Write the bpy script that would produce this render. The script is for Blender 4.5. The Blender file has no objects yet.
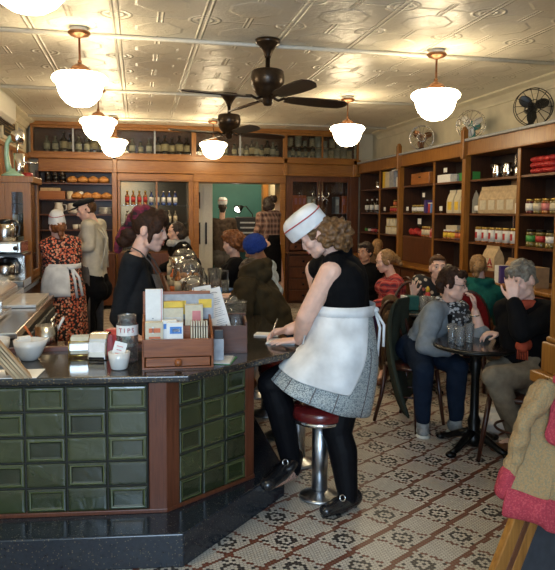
import bpy, bmesh, math, random
from mathutils import Vector as V, Matrix, noise as mnoise
random.seed(7)
C = bpy.context.scene.collection
PI = math.pi
# ------------------------------------------------------------------ camera
CAM = V((0, 0, 1.6)); FPX = 650.0; CX = 277.5; CY = 263.14
YAW = math.radians(12.19); PIT = math.radians(4.5); ROL = math.radians(.4)
FW = V((math.sin(YAW)*math.cos(PIT), math.cos(YAW)*math.cos(PIT), -math.sin(PIT)))
_r0 = V((math.cos(YAW), -math.sin(YAW), 0)); _u0 = _r0.cross(FW)
RT = _r0*math.cos(ROL) + _u0*math.sin(ROL); UP = _u0*math.cos(ROL) - _r0*math.sin(ROL)
def _ray(u, v): return FW + RT*((u-CX)/FPX) - UP*((v-CY)/FPX)
def J(u, v, Y):                       # survey helper: point at depth Y of the room
    d = _ray(u, v); return CAM + d*(Y/d.y)
def Z(u, v, z):                       # survey helper: point at height z
    d = _ray(u, v); return CAM + d*((z-1.6)/d.z)
cd = bpy.data.cameras.new('camera'); cam = bpy.data.objects.new('camera', cd); C.objects.link(cam)
cd.sensor_fit = 'HORIZONTAL'; cd.sensor_width = 36; cd.lens = 36*FPX/555
cd.shift_y = -(285-CY)/555; cd.clip_start = .05
m3 = Matrix((RT, UP, -FW)).transposed()
cam.matrix_world = Matrix.Translation(CAM) @ m3.to_4x4()
bpy.context.scene.camera = cam
# ------------------------------------------------------------------ materials
class NT:
    def __init__(s, name):
        s.m = bpy.data.materials.new(name); s.m.use_nodes = True; s.t = s.m.node_tree
        s.p = s.t.nodes['Principled BSDF']; s.out = s.t.nodes['Material Output']
    def n(s, typ, props=None, **inp):
        nd = s.t.nodes.new('ShaderNode'+typ)
        for k, v in (props or {}).items(): setattr(nd, k, v)
        for k, v in inp.items():
            key = int(k[1:]) if k[0] == '_' and k[1:].isdigit() else k.replace('_', ' ')
            s.set(nd.inputs[key], v)
        return nd
    def set(s, sock, v):
        if hasattr(v, 'is_output'): s.t.links.new(v, sock)
        elif hasattr(v, 'outputs'): s.t.links.new(v.outputs[0], sock)
        else:
            if isinstance(v, (tuple, list)) and len(v) == 3 and sock.type == 'RGBA': v = (*v, 1)
            sock.default_value = v
    def P(s, **inp):
        for k, v in inp.items(): s.set(s.p.inputs[k.replace('_', ' ')], v)
        return s
    def M(s, op, a, b=0.0, c=0.0):
        return s.n('Math', {'operation': op}, _0=a, _1=b, _2=c).outputs[0]
    def VM(s, op, a, b=(0, 0, 0), out=0):
        return s.n('VectorMath', {'operation': op}, _0=a, _1=b).outputs[out]
    def mix(s, f, a, b):
        nd = s.n('Mix', {'data_type': 'RGBA'}); s.set(nd.inputs[0], f); s.set(nd.inputs[6], a); s.set(nd.inputs[7], b)
        return nd.outputs[2]
    def obj(s): return s.n('TexCoord').outputs['Object']
    def bump(s, h, dist=.002, st=1.0):
        b = s.n('Bump', Strength=st, Distance=dist, Height=h); s.P(Normal=b.outputs[0]); return s
def mat(name, col, rough=.5, metal=0, var=.12, scale=30, bump=0, stretch=None, coat=0, col2=None, **kw):
    N = NT(name); tc = N.obj()
    if stretch: tc = N.n('Mapping', _0=tc, Scale=stretch).outputs[0]
    nz = N.n('TexNoise', Vector=tc, Scale=scale, Detail=3.0)
    c2 = col2 or tuple(max(0, c*(1-var*2)) for c in col); c1 = col if col2 else tuple(min(1, c*(1+var)) for c in col)
    r = N.n('MapRange', _0=nz.outputs[0], _1=.3, _2=.7)
    N.P(Base_Color=N.mix(r.outputs[0], c2, c1), Roughness=rough, Metallic=metal)
    if coat: N.P(Coat_Weight=coat, Coat_Roughness=.08)
    if bump: N.bump(nz.outputs[0], bump)
    for k, v in kw.items(): N.P(**{k: v})
    return N.m
def wood(name, col, dark, rough=.35, scale=6, stretch=(14, 14, 1), coat=.3):
    N = NT(name); tc = N.n('Mapping', _0=N.obj(), Scale=stretch).outputs[0]
    a = N.n('TexNoise', Vector=tc, Scale=scale, Detail=5.0, Distortion=.6)
    b = N.n('TexNoise', Vector=N.obj(), Scale=2.3, Detail=2.0)
    f = N.M('MULTIPLY_ADD', a.outputs[0], .75, N.M('MULTIPLY', b.outputs[0], .4))
    r = N.n('MapRange', _0=f, _1=.35, _2=.8)
    N.P(Base_Color=N.mix(r.outputs[0], dark, col), Roughness=rough, Coat_Weight=coat*.5, Coat_Roughness=.2, Specular_IOR_Level=.35)
    N.bump(a.outputs[0], .0008); return N.m
def glass(name, col=(1, 1, 1), rough=.02, ior=1.45):
    return NT(name).P(Base_Color=col, Roughness=rough, IOR=ior, Transmission_Weight=1.0).m
def pane(name, tint=(.9, .92, .9)):
    N = NT(name); tr = N.n('BsdfTransparent', Color=(*tint, 1)); gl = N.n('BsdfGlossy', Roughness=.03)
    fr = N.n('Fresnel', IOR=1.4); mx = N.n('MixShader', _0=fr.outputs[0], _1=tr.outputs[0], _2=gl.outputs[0])
    N.t.links.new(mx.outputs[0], N.out.inputs[0]); return N.m
def emit(name, col, st):
    return NT(name).P(Base_Color=(.9, .88, .8), Emission_Color=(*col, 1), Emission_Strength=st, Roughness=.3).m

M = {}
M['oak'] = wood('oak', (.37, .16, .032), (.18, .066, .011))
M['oak_h'] = wood('oak_horizontal', (.38, .165, .033), (.19, .07, .011), stretch=(1, 1, 14))
M['walnut'] = wood('walnut', (.15, .05, .018), (.06, .02, .008), rough=.4)
M['darkwood'] = wood('dark_shelf_wood', (.075, .028, .012), (.03, .012, .006), rough=.45)
M['shelf'] = wood('shelf_board', (.17, .065, .022), (.08, .028, .01), stretch=(12, 1, 12))
M['blackboard'] = mat('dark_cabinet_back', (.035, .022, .02), .6)
M['counterwood'] = wood('counter_wood', (.15, .045, .02), (.07, .02, .009), stretch=(16, 16, 1), coat=.25)
M['caddywood'] = wood('caddy_wood', (.33, .105, .03), (.16, .045, .014), stretch=(1, 1, 14), coat=.35)
M['boxwood'] = wood('box_wood', (.13, .042, .018), (.06, .02, .01), stretch=(1, 1, 10))
M['crate'] = wood('crate_wood', (.4, .15, .035), (.25, .085, .02), stretch=(1, 1, 10), coat=0)
M['black'] = mat('black_paint', (.012, .012, .012), .35)
M['iron'] = mat('black_iron', (.015, .014, .013), .3, .6)
M['steel'] = mat('stainless_steel', (.62, .6, .56), .22, 1, .06, 20)
M['chrome'] = mat('chrome', (.8, .8, .8), .1, 1, .03, 10)
M['alu'] = mat('brushed_aluminium', (.55, .57, .6), .3, 1, .05, 60)
M['bronze'] = mat('bronze', (.22, .1, .045), .35, .7, .15, 20)
M['fanbrown'] = mat('fan_dark_bronze', (.05, .03, .016), .3, .5, .2, 30)
M['blade'] = wood('fan_blade_wood', (.035, .018, .012), (.018, .01, .008), rough=.35)
M['white'] = mat('white_china', (.72, .7, .66), .2, 0, .03, 10, coat=.5)
M['paper'] = mat('white_paper', (.8, .79, .76), .6, 0, .03, 40)
M['cream'] = mat('cream_paper', (.62, .55, .4), .6, 0, .06, 40)
M['kraft'] = mat('kraft_paper', (.42, .27, .14), .7, 0, .1, 25, bump=.002)
M['kraft2'] = mat('light_kraft_paper', (.52, .38, .22), .7, 0, .1, 25, bump=.002)
M['red'] = mat('red_print', (.42, .03, .03), .45, 0, .06)
M['orange'] = mat('orange_print', (.58, .13, .03), .45, 0, .06)
M['yellow'] = mat('yellow_print', (.75, .5, .04), .5, 0, .06)
M['blue'] = mat('blue_print', (.05, .2, .55), .45, 0, .06)
M['green'] = mat('green_print', (.05, .28, .06), .45, 0, .06)
M['pink'] = mat('pink_print', (.6, .2, .2), .5, 0, .06)
M['purple'] = mat('purple_print', (.08, .05, .22), .5)
M['grey'] = mat('grey_card', (.35, .37, .4), .5)
M['ink'] = mat('printed_ink', (.12, .1, .1), .6)
M['amber'] = mat('amber_preserve', (.3, .1, .02), .12, 0, .3, 40, coat=.6)
M['olive_fill'] = mat('pickle_fill', (.2, .15, .04), .12, 0, .3, 60, coat=.6)
M['jam'] = mat('dark_jam', (.12, .02, .02), .12, 0, .3, 40, coat=.6)
M['bottleglass'] = mat('brown_bottle_glass', (.035, .018, .01), .08, 0, .2, 10, coat=1)
M['greybottle'] = mat('clear_dusty_bottle_glass', (.22, .2, .16), .12, 0, .2, 10, coat=.8)
M['blueglass'] = mat('blue_bottle_glass', (.02, .06, .25), .08, 0, .2, 10, coat=1)
M['jarglass'] = mat('old_ceramic_jar', (.42, .38, .28), .25, 0, .15, 10, coat=.4)
M['tan_label'] = mat('tan_label', (.5, .4, .24), .6)
M['lid'] = mat('gold_lid', (.55, .38, .1), .3, .8)
M['bread'] = mat('bread_crust', (.62, .3, .08), .55, 0, .1, 14, bump=.01, col2=(.36, .13, .03))
def thin(name, haze=.06):
    N = NT(name); tr = N.n('BsdfTransparent', Color=(.93, .94, .93, 1)); gl = N.n('BsdfGlossy', Roughness=.04); df = N.n('BsdfDiffuse', Color=(.85, .87, .88, 1))
    fr = N.n('Fresnel', IOR=1.45); a = N.n('MixShader', _0=haze, _1=tr.outputs[0], _2=df.outputs[0]); mx = N.n('MixShader', _0=N.M('MULTIPLY', fr.outputs[0], .75), _1=a.outputs[0], _2=gl.outputs[0])
    N.t.links.new(mx.outputs[0], N.out.inputs[0]); return N.m
M['glass'] = thin('clear_glass'); M['tumbler'] = thin('tumbler_glass', .16)
M['pane'] = pane('cabinet_pane')
M['mirror'] = mat('old_mirror', (.075, .048, .024), .14, 1, .04, 6)
M['wall'] = mat('cream_plaster', (.66, .6, .45), .6, 0, .05, 6, bump=.001)
M['teal'] = mat('teal_wall', (.06, .2, .17), .6, 0, .06, 4)
M['globe'] = emit('opal_glass_lit', (1, .80, .50), 21)
M['redseat'] = mat('red_vinyl', (.13, .012, .012), .22, 0, .1, 20, coat=.4)
M['mint'] = mat('mint_enamel', (.34, .55, .38), .25, 0, .05, coat=.4)
M['turq'] = mat('turquoise_enamel', (.08, .38, .36), .25, 0, .05, coat=.4)
M['plastic'] = mat('white_plastic', (.72, .7, .62), .35, 0, .03)
M['steam'] = mat('dark_grille', (.05, .05, .05), .5)
# people
def skinm(name, col): return mat(name, col, .52, 0, .06, 25, Subsurface_Weight=.08, Subsurface_Radius=(.02, .008, .005), Subsurface_Scale=.3)
M['skin'] = skinm('fair_skin', (.78, .48, .37)); M['skin2'] = skinm('warm_skin', (.58, .31, .2)); M['skin3'] = skinm('brown_skin', (.3, .14, .08))
M['lip'] = mat('lips', (.42, .1, .08), .4); M['eyew'] = mat('eye_white', (.7, .66, .6), .2); M['eyed'] = mat('eye_dark', (.03, .02, .015), .15)
def fabric(name, col, col2=None, rough=.85, scale=25, bump=.003): return mat(name, col, rough, 0, .12, scale, bump, col2=col2, Specular_IOR_Level=.12)
M['f_black'] = fabric('black_knit', (.0045, .0045, .0055)); M['f_tights'] = fabric('black_tights', (.004, .004, .0055), rough=.6)
M['f_white'] = fabric('white_cotton', (.78, .79, .8), scale=8, bump=.006); M['f_char'] = fabric('charcoal_jersey', (.016, .017, .019))
M['f_apron'] = fabric('grey_apron', (.10, .09, .085)); M['f_olive'] = fabric('olive_canvas', (.042, .029, .013), scale=9, bump=.01)
M['f_greyblue'] = fabric('grey_sweater', (.23, .26, .285), scale=14, bump=.008); M['f_jean'] = fabric('blue_denim', (.012, .02, .038), scale=16, bump=.006)
M['f_khaki'] = fabric('khaki_cotton', (.2, .165, .12)); M['f_brown'] = fabric('brown_corduroy', (.10, .06, .035)); M['f_purple'] = fabric('purple_wool', (.05, .025, .085))
M['f_teal'] = fabric('teal_wool', (.01, .095, .08)); M['f_orange'] = fabric('rust_scarf', (.4, .07, .035)); M['f_cream'] = fabric('cream_shirt', (.55, .5, .4), scale=9, bump=.006)
M['f_lblue'] = fabric('pale_blue_shirt', (.42, .5, .58)); M['f_blue'] = fabric('royal_blue_knit', (.02, .045, .22), scale=60, bump=.006)
M['f_brownshirt'] = fabric('brown_shirt', (.085, .06, .045)); M['f_dgreen'] = fabric('dark_green_coat', (.035, .04, .028), scale=8, bump=.01)
M['leather'] = mat('black_leather', (.012, .012, .014), .25, coat=.3); M['bleather'] = mat('brown_leather', (.16, .06, .025), .35)
M['redleather'] = mat('red_leather', (.22, .03, .02), .4); M['sneaker'] = mat('grey_sneaker', (.12, .12, .12), .6, col2=(.35, .35, .33), scale=18)
M['h_brown'] = mat('brown_hair', (.12, .055, .022), .55, 0, .3, 60, bump=.006, col2=(.05, .022, .01), Specular_IOR_Level=.25); M['h_curl'] = mat('light_brown_curls', (.21, .105, .038), .55, 0, .3, 45, bump=.006, col2=(.065, .028, .01))
M['h_dark'] = mat('dark_hair', (.03, .016, .01), .55, 0, .3, 60, bump=.006); M['h_red'] = mat('auburn_hair', (.26, .085, .02), .55, 0, .3, 50, bump=.008, col2=(.1, .03, .008))
M['h_blond'] = mat('dark_blond_hair', (.34, .19, .07), .55, 0, .3, 60, bump=.006, col2=(.16, .075, .025)); M['h_grey'] = mat('grey_hair', (.26, .23, .18), .5, 0, .3, 60, bump=.008, col2=(.1, .08, .06))

def plaid(name, base, dark, line, s=.06):
    N = NT(name); sp = N.n('SeparateXYZ', _0=N.obj()); ax = []
    for o in (N.M('ADD', sp.outputs[0], sp.outputs[1]), sp.outputs[2]):
        f = N.M('FRACT', N.M('DIVIDE', o, s)); ax.append((N.M('LESS_THAN', f, .42), N.M('LESS_THAN', N.M('ABSOLUTE', N.M('SUBTRACT', f, .7)), .05)))
    a = N.mix(N.M('MULTIPLY', N.M('ADD', ax[0][0], ax[1][0]), .5), base, dark)
    N.P(Base_Color=N.mix(N.M('MULTIPLY', N.M('MAXIMUM', ax[0][1], ax[1][1]), .7), a, line), Roughness=.85); return N.m
M['plaid_red'] = plaid('red_plaid', (.5, .045, .04), (.1, .012, .03), (.5, .2, .16)); M['plaid_brown'] = plaid('brown_plaid', (.28, .15, .11), (.07, .035, .03), (.4, .3, .24), .09)
M['plaid_scarf'] = plaid('crimson_plaid', (.17, .008, .035), (.012, .004, .007), (.2, .015, .05), .075)
def spots(name, ground, spot, scale, thr, spot2=None):
    N = NT(name); vo = N.n('TexVoronoi', Vector=N.obj(), Scale=scale); d = N.M('LESS_THAN', vo.outputs['Distance'], thr)
    sp = N.n('SeparateColor', _0=vo.outputs['Color']) if spot2 else None
    col = N.mix(N.M('GREATER_THAN', sp.outputs[0], .6), spot, spot2) if spot2 else spot
    N.P(Base_Color=N.mix(d, ground, col), Roughness=.8); return N.m
M['floral'] = spots('black_orange_floral', (.012, .008, .01), (.62, .13, .06), 46, .5, (.75, .36, .22))
M['hawaii'] = spots('black_shirt_leaves', (.012, .012, .014), (.5, .42, .33), 17, .3, (.35, .1, .08))
M['shemagh'] = spots('black_white_scarf', (.02, .022, .026), (.4, .42, .44), 38, .45)
N = NT('grey_speckled_skirt'); vo = N.n('TexVoronoi', Vector=N.obj(), Scale=190.0)
N.P(Base_Color=N.mix(N.M('LESS_THAN', vo.outputs['Distance'], .52), (.16, .19, .21), (.52, .56, .55)), Roughness=.85); M['skirt'] = N.m
# glazed green tile: every tile its own shade
N = NT('green_glazed_tile'); g = N.n('NewGeometry'); nz = N.n('TexNoise', Vector=N.obj(), Scale=9.0, Detail=3.0, Distortion=1.0)
r = N.M('ADD', N.M('MULTIPLY', g.outputs['Random Per Island'], .6), N.M('MULTIPLY', nz.outputs[0], .5))
N.P(Base_Color=N.mix(N.n('MapRange', _0=r, _1=.2, _2=.9).outputs[0], (.009, .015, .006), (.042, .052, .018)), Roughness=.2, Coat_Weight=.6, Coat_Roughness=.07, Specular_IOR_Level=.6)
N.bump(nz.outputs[0], .006); M['tile'] = N.m
N = NT('green_glazed_tile_rim'); N.P(Base_Color=(.075, .09, .032), Roughness=.18, Coat_Weight=.6); M['tilerim'] = N.m
M['grout'] = mat('dark_grout', (.02, .018, .015), .8)
# granite
def granite(name, base, rough, thr=.86, fc=(.22, .15, .06)):
    N = NT(name); tc = N.obj(); vo = N.n('TexVoronoi', Vector=tc, Scale=170.0); sp = N.n('SeparateColor', _0=vo.outputs['Color'])
    fleck = N.M('MULTIPLY', N.M('GREATER_THAN', sp.outputs[0], thr), N.M('LESS_THAN', vo.outputs['Distance'], .45))
    nz = N.n('TexNoise', Vector=tc, Scale=60.0, Detail=4.0)
    b = N.mix(nz.outputs[0], tuple(c*.4 for c in base), tuple(c*1.6 for c in base))
    N.P(Base_Color=N.mix(fleck, b, fc), Roughness=rough, Specular_IOR_Level=.55); return N.m
M['granite'] = granite('dark_granite', (.022, .021, .02), .13); M['granite2'] = granite('blue_black_granite', (.014, .019, .027), .2, .93, (.12, .10, .06))
# hexagon mosaic floor with a woven lattice and black rosettes
N = NT('hex_mosaic'); p = N.VM('ADD', N.VM('MULTIPLY', N.obj(), (1, 1, 0)), (-1.56, -3.10, 0)); s = .0178; W = s*math.sqrt(3)
def cell(off):
    q = N.VM('SUBTRACT', p, off); k = N.VM('FLOOR', N.VM('ADD', N.VM('DIVIDE', q, (W, s, 1)), (.5, .5, .5)))
    c = N.VM('ADD', N.VM('MULTIPLY', k, (W, s, 0)), off); d = N.VM('SUBTRACT', p, c); return c, d, N.VM('LENGTH', d, out=1)
ca, da, la = cell((0, 0, 0)); cb, db, lb = cell((W/2, s/2, 0)); sel = N.M('LESS_THAN', la, lb)
def vmix(a, b):
    nd = N.n('Mix', {'data_type': 'VECTOR'}); N.set(nd.inputs[0], sel); N.set(nd.inputs[4], b); N.set(nd.inputs[5], a); return nd.outputs[1]
c = N.n('SeparateXYZ', _0=vmix(ca, cb)); d = N.n('SeparateXYZ', _0=N.VM('ABSOLUTE', vmix(da, db)))
hd = N.M('MAXIMUM', d.outputs[1], N.M('ADD', N.M('MULTIPLY', d.outputs[0], .866), N.M('MULTIPLY', d.outputs[1], .5)))
grout = N.M('GREATER_THAN', hd, s*.44)
det = .287*.25 + .045*.006
u = N.M('ADD', N.M('MULTIPLY', c.outputs[0], .25/det), N.M('MULTIPLY', c.outputs[1], -.006/det))
v = N.M('ADD', N.M('MULTIPLY', c.outputs[0], .045/det), N.M('MULTIPLY', c.outputs[1], .287/det))
pp = N.M('ADD', u, v); ww = N.M('SUBTRACT', u, v)
def line(x, w): return N.M('LESS_THAN', N.M('ABSOLUTE', N.M('SUBTRACT', N.M('FRACT', x), .5)), w)
sn = lambda x, a: N.M('MULTIPLY', N.M('SINE', N.M('MULTIPLY', x, 2*PI)), a)
thick = line(N.M('ADD', ww, sn(N.M('ADD', pp, .5), .03)), .062)
thin = line(N.M('ADD', pp, sn(N.M('MULTIPLY', ww, 1.0), .035)), .036)
brown = N.M('MAXIMUM', thick, thin)
fx = N.M('ABSOLUTE', N.M('MULTIPLY', N.M('SUBTRACT', u, N.M('ROUND', u)), .287)); fy = N.M('ABSOLUTE', N.M('MULTIPLY', N.M('SUBTRACT', v, N.M('ROUND', v)), .25))
rr = N.M('MAXIMUM', fy, N.M('ADD', N.M('MULTIPLY', fx, .8), N.M('MULTIPLY', fy, .5)))
ring = N.M('LESS_THAN', N.M('ABSOLUTE', N.M('SUBTRACT', rr, .037)), .0095); mid = N.M('LESS_THAN', rr, .009)
def dot(x, y): return N.M('LESS_THAN', N.M('ADD', N.M('ABSOLUTE', N.M('SUBTRACT', fx, x)), N.M('ABSOLUTE', N.M('SUBTRACT', fy, y))), .0125)
blk = N.M('MAXIMUM', N.M('MAXIMUM', ring, mid), N.M('MAXIMUM', dot(.093, 0), dot(.02, .074)))
wn = N.n('TexWhiteNoise', _0=vmix(ca, cb)); dirt = N.n('TexNoise', Vector=p, Scale=2.2, Detail=4.0)
cw = N.mix(wn.outputs[0], (.52, .48, .42), (.64, .60, .53)); cw = N.mix(N.n('MapRange', _0=dirt.outputs[0], _1=.35, _2=.75).outputs[0], cw, (.46, .41, .34))
cc = N.mix(brown, cw, (.17, .042, .02)); cc = N.mix(blk, cc, (.022, .018, .02)); cc = N.mix(grout, cc, (.16, .14, .115))
N.P(Base_Color=cc, Roughness=.38); N.bump(N.M('SUBTRACT', 1.0, grout), .0008); M['mosaic'] = N.m
# pressed tin ceiling
N = NT('pressed_tin'); q = N.VM('DIVIDE', N.VM('SUBTRACT', N.obj(), (.185, .1, 0)), (.655, .655, 1)); q = N.n('SeparateXYZ', _0=q)
ax = N.M('ABSOLUTE', N.M('SUBTRACT', q.outputs[0], N.M('ROUND', q.outputs[0]))); ay = N.M('ABSOLUTE', N.M('SUBTRACT', q.outputs[1], N.M('ROUND', q.outputs[1])))
bx_ = N.M('SUBTRACT', .5, ax); by_ = N.M('SUBTRACT', .5, ay)
def ridge(x, c0, w): return N.n('MapRange', {'interpolation_type': 'SMOOTHSTEP'}, _0=N.M('ABSOLUTE', N.M('SUBTRACT', x, c0)), _1=0.0, _2=w, _3=1.0, _4=0.0).outputs[0]
octo = N.M('MAXIMUM', N.M('MAXIMUM', ax, ay), N.M('MULTIPLY', N.M('ADD', ax, ay), .74))
plate = N.n('MapRange', {'interpolation_type': 'SMOOTHSTEP'}, _0=octo, _1=.25, _2=.29, _3=1.0, _4=0.0).outputs[0]
rad = N.M('SQRT', N.M('ADD', N.M('MULTIPLY', bx_, bx_), N.M('MULTIPLY', by_, by_)))
h = N.M('ADD', N.M('MULTIPLY', plate, .6), N.M('ADD', ridge(bx_, .03, .022), N.M('MULTIPLY', ridge(by_, .0, .03), .7)))
h = N.M('ADD', h, N.M('ADD', ridge(rad, .17, .03), N.M('MULTIPLY', ridge(rad, .09, .03), .8)))
h = N.M('ADD', h, N.M('MULTIPLY', N.M('MULTIPLY', ridge(ax, .025, .02), N.M('GREATER_THAN', octo, .3)), .8))
nz = N.n('TexNoise', Vector=N.obj(), Scale=3.0, Detail=2.0); fine = N.n('TexNoise', Vector=N.obj(), Scale=28.0, Detail=2.0)
h = N.M('ADD', h, N.M('ADD', N.M('MULTIPLY', nz.outputs[0], 1.6), N.M('MULTIPLY', fine.outputs[0], .45)))
N.P(Base_Color=N.mix(nz.outputs[0], (.74, .69, .57), (.82, .77, .65)), Roughness=.36); N.bump(h, .012, .9); M['tin'] = N.m
# sweater knit
def knit(name, c1, c2, c3):
    N = NT(name); vo = N.n('TexVoronoi', Vector=N.obj(), Scale=220.0); sp = N.n('SeparateColor', _0=vo.outputs['Color'])
    nz = N.n('TexNoise', Vector=N.n('Mapping', _0=N.obj(), Scale=(1, 1, .2)).outputs[0], Scale=120.0)
    N.P(Base_Color=N.mix(N.M('GREATER_THAN', sp.outputs[0], .75), N.mix(sp.outputs[1], c1, c2), c3), Roughness=.9); N.bump(nz.outputs[0], .006); return N.m
M['k_tan'] = knit('tan_melange_knit', (.33, .2, .085), (.27, .165, .07), (.22, .165, .085)); M['k_red'] = knit('red_knit', (.36, .03, .045), (.28, .022, .035), (.42, .05, .06))
# ------------------------------------------------------------------ mesh helpers
def frame(d):
    d = V(d).normalized(); a = V((0, 0, 1)) if abs(d.z) < .9 else V((1, 0, 0))
    x = a.cross(d).normalized(); return x, d.cross(x), d
class MB:
    def __init__(s): s.v = []; s.f = []; s.m = []; s.sm = []
    def add(s, vs, fs, mi=0, smooth=False):
        b = len(s.v); s.v += [tuple(x) for x in vs]
        for f in fs: s.f.append([i+b for i in f]); s.m.append(mi); s.sm.append(smooth)
        return s
    def bx(s, x0, x1, y0, y1, z0, z1, mi=0): return s.box(((x0+x1)/2, (y0+y1)/2, (z0+z1)/2), (x1-x0, y1-y0, z1-z0), mi=mi)
    def box(s, c, size, rz=0, mi=0, rot=None):
        R = rot if rot else Matrix.Rotation(rz, 3, 'Z'); c = V(c)
        vs = [c + R @ V((i*size[0]/2, j*size[1]/2, k*size[2]/2)) for i in (-1, 1) for j in (-1, 1) for k in (-1, 1)]
        return s.add(vs, [(0, 1, 3, 2), (4, 6, 7, 5), (0, 4, 5, 1), (2, 3, 7, 6), (0, 2, 6, 4), (1, 5, 7, 3)], mi)
    def prism(s, poly, z0, z1, mi=0):
        n = len(poly); ar = sum(poly[i][0]*poly[(i+1) % n][1]-poly[(i+1) % n][0]*poly[i][1] for i in range(n))
        if ar < 0: poly = poly[::-1]
        vs = [(x, y, z0) for x, y in poly]+[(x, y, z1) for x, y in poly]
        return s.add(vs, [list(range(n))[::-1], list(range(n, 2*n))]+[(i, (i+1) % n, n+(i+1) % n, n+i) for i in range(n)], mi)
    def lathe(s, prof, c=(0, 0, 0), n=20, mi=0, axis=(0, 0, 1), mis=None, squash=1.0, a0=0, a1=2*PI):
        X, Y, D = frame(axis) if tuple(axis) != (0, 0, 1) else (V((1, 0, 0)), V((0, 1, 0)), V((0, 0, 1)))
        c = V(c); vs = []; full = abs(a1-a0-2*PI) < 1e-6; k = n if full else n+1
        for r, z in prof:
            for i in range(k):
                a = a0+(a1-a0)*i/n; vs.append(c + X*(r*math.cos(a)) + Y*(r*math.sin(a)*squash) + D*z)
        for j in range(len(prof)-1):
            fs = [(j*k+i, j*k+(i+1) % k, (j+1)*k+(i+1) % k, (j+1)*k+i) for i in range(n)]
            b = len(s.v)
            for f in fs: s.f.append([x+b for x in f]); s.m.append(mis[j] if mis else mi); s.sm.append(True)
        b = len(s.v); s.v += [tuple(x) for x in vs]
        if full:
            if prof[0][0] > 1e-4: s.f.append([b+i for i in range(n)][::-1]); s.m.append(mis[0] if mis else mi); s.sm.append(False)
            if prof[-1][0] > 1e-4: s.f.append([b+(len(prof)-1)*n+i for i in range(n)]); s.m.append(mis[-1] if mis else mi); s.sm.append(False)
        return s
    def tube(s, pts, r, n=8, mi=0, closed=False):
        pts = [V(p) for p in pts]; k = len(pts); rs = r if isinstance(r, (list, tuple)) else [r]*k; vs = []
        tg = [(pts[(i+1) % k]-pts[i-1]) if closed else (pts[min(i+1, k-1)]-pts[max(i-1, 0)]) for i in range(k)]
        X, Y, D = frame(tg[0])
        for i in range(k):
            t = tg[i].normalized(); X = (X - t*X.dot(t)).normalized(); Y = t.cross(X)
            for j in range(n):
                a = 2*PI*j/n; vs.append(pts[i] + X*(rs[i]*math.cos(a)) + Y*(rs[i]*math.sin(a)))
        fs = [(i*n+j, i*n+(j+1) % n, ((i+1) % k)*n+(j+1) % n, ((i+1) % k)*n+j) for i in range(k if closed else k-1) for j in range(n)]
        if not closed: fs += [list(range(n))[::-1], [(k-1)*n+j for j in range(n)]]
        return s.add(vs, fs, mi, True)
    def cap(s, a, b, ra, rb, n=14, mi=0, flat=1.0, fdir=None):      # tapered limb with round ends; flat squashes it along fdir
        a, b = V(a), V(b); D = b-a; L = D.length
        if L < 1e-5: D = V((0, 0, 1))
        X, Y, D = frame(D)
        if fdir is not None:
            Y = V(fdir); Y = (Y-D*Y.dot(D)).normalized(); X = Y.cross(D)
        rings = [(-ra*math.cos(t), ra*math.sin(t), a) for t in [PI/2*i/4 for i in range(5)]] + [(rb*math.sin(t), rb*math.cos(t), b) for t in [PI/2*i/4 for i in range(5)]]
        vs = []
        for z, r, o in rings:
            r = max(r, 1e-4)
            for i in range(n):
                t = 2*PI*i/n; vs.append(o + D*z + X*(r*math.cos(t)) + Y*(r*math.sin(t)*flat))
        k = len(rings); fs = [(j*n+i, j*n+(i+1) % n, (j+1)*n+(i+1) % n, (j+1)*n+i) for j in range(k-1) for i in range(n)]
        fs += [list(range(n))[::-1], [(k-1)*n+i for i in range(n)]]
        return s.add(vs, fs, mi, True)
    def ell(s, c, rad, axes=None, n=16, mi=0):
        A = axes or (V((1, 0, 0)), V((0, 1, 0)), V((0, 0, 1))); c = V(c); k = 9; vs = []
        for j in range(k):
            t = PI*j/(k-1); z = -math.cos(t); r = max(math.sin(t), 1e-3)
            for i in range(n):
                a = 2*PI*i/n; vs.append(c + A[0]*(rad[0]*r*math.cos(a)) + A[1]*(rad[1]*r*math.sin(a)) + A[2]*(rad[2]*z))
        fs = [(j*n+i, j*n+(i+1) % n, (j+1)*n+(i+1) % n, (j+1)*n+i) for j in range(k-1) for i in range(n)]
        fs += [list(range(n))[::-1], [(k-1)*n+i for i in range(n)]]
        return s.add(vs, fs, mi, True)
    def loft(s, rings, mi=0, closed=True, cap=False, smooth=True):
        n = len(rings[0]); vs = [p for r in rings for p in r]; e = n if closed else n-1
        fs = [(j*n+i, j*n+(i+1) % n, (j+1)*n+(i+1) % n, (j+1)*n+i) for j in range(len(rings)-1) for i in range(e)]
        if cap: fs += [list(range(n))[::-1], [(len(rings)-1)*n+i for i in range(n)]]
        return s.add(vs, fs, mi, smooth)
    def torus(s, c, R, r, n=24, m=8, axis=(0, 0, 1), mi=0, squash=1.0):
        X, Y, D = frame(axis); c = V(c)
        return s.tube([c+X*(R*math.cos(2*PI*i/n))+Y*(R*squash*math.sin(2*PI*i/n)) for i in range(n)], r, m, mi, True)
    def mesh(s, name, mats):
        me = bpy.data.meshes.new(name); me.from_pydata(s.v, [], s.f)
        for m in (mats if isinstance(mats, (list, tuple)) else [mats]): me.materials.append(M[m] if isinstance(m, str) else m)
        me.polygons.foreach_set('material_index', s.m); me.polygons.foreach_set('use_smooth', s.sm); me.update(); return me
    def build(s, name, mats, parent=None, world=False, bevel=0, solid=0, seg=2, loc=None):
        o = bpy.data.objects.new(name, s.mesh(name, mats)); C.objects.link(o)
        return finish(o, parent, world, bevel, solid, seg, loc)
def rootloc(p):
    l = V((0, 0, 0))
    while p is not None: l += p.location; p = p.parent
    return l
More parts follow.
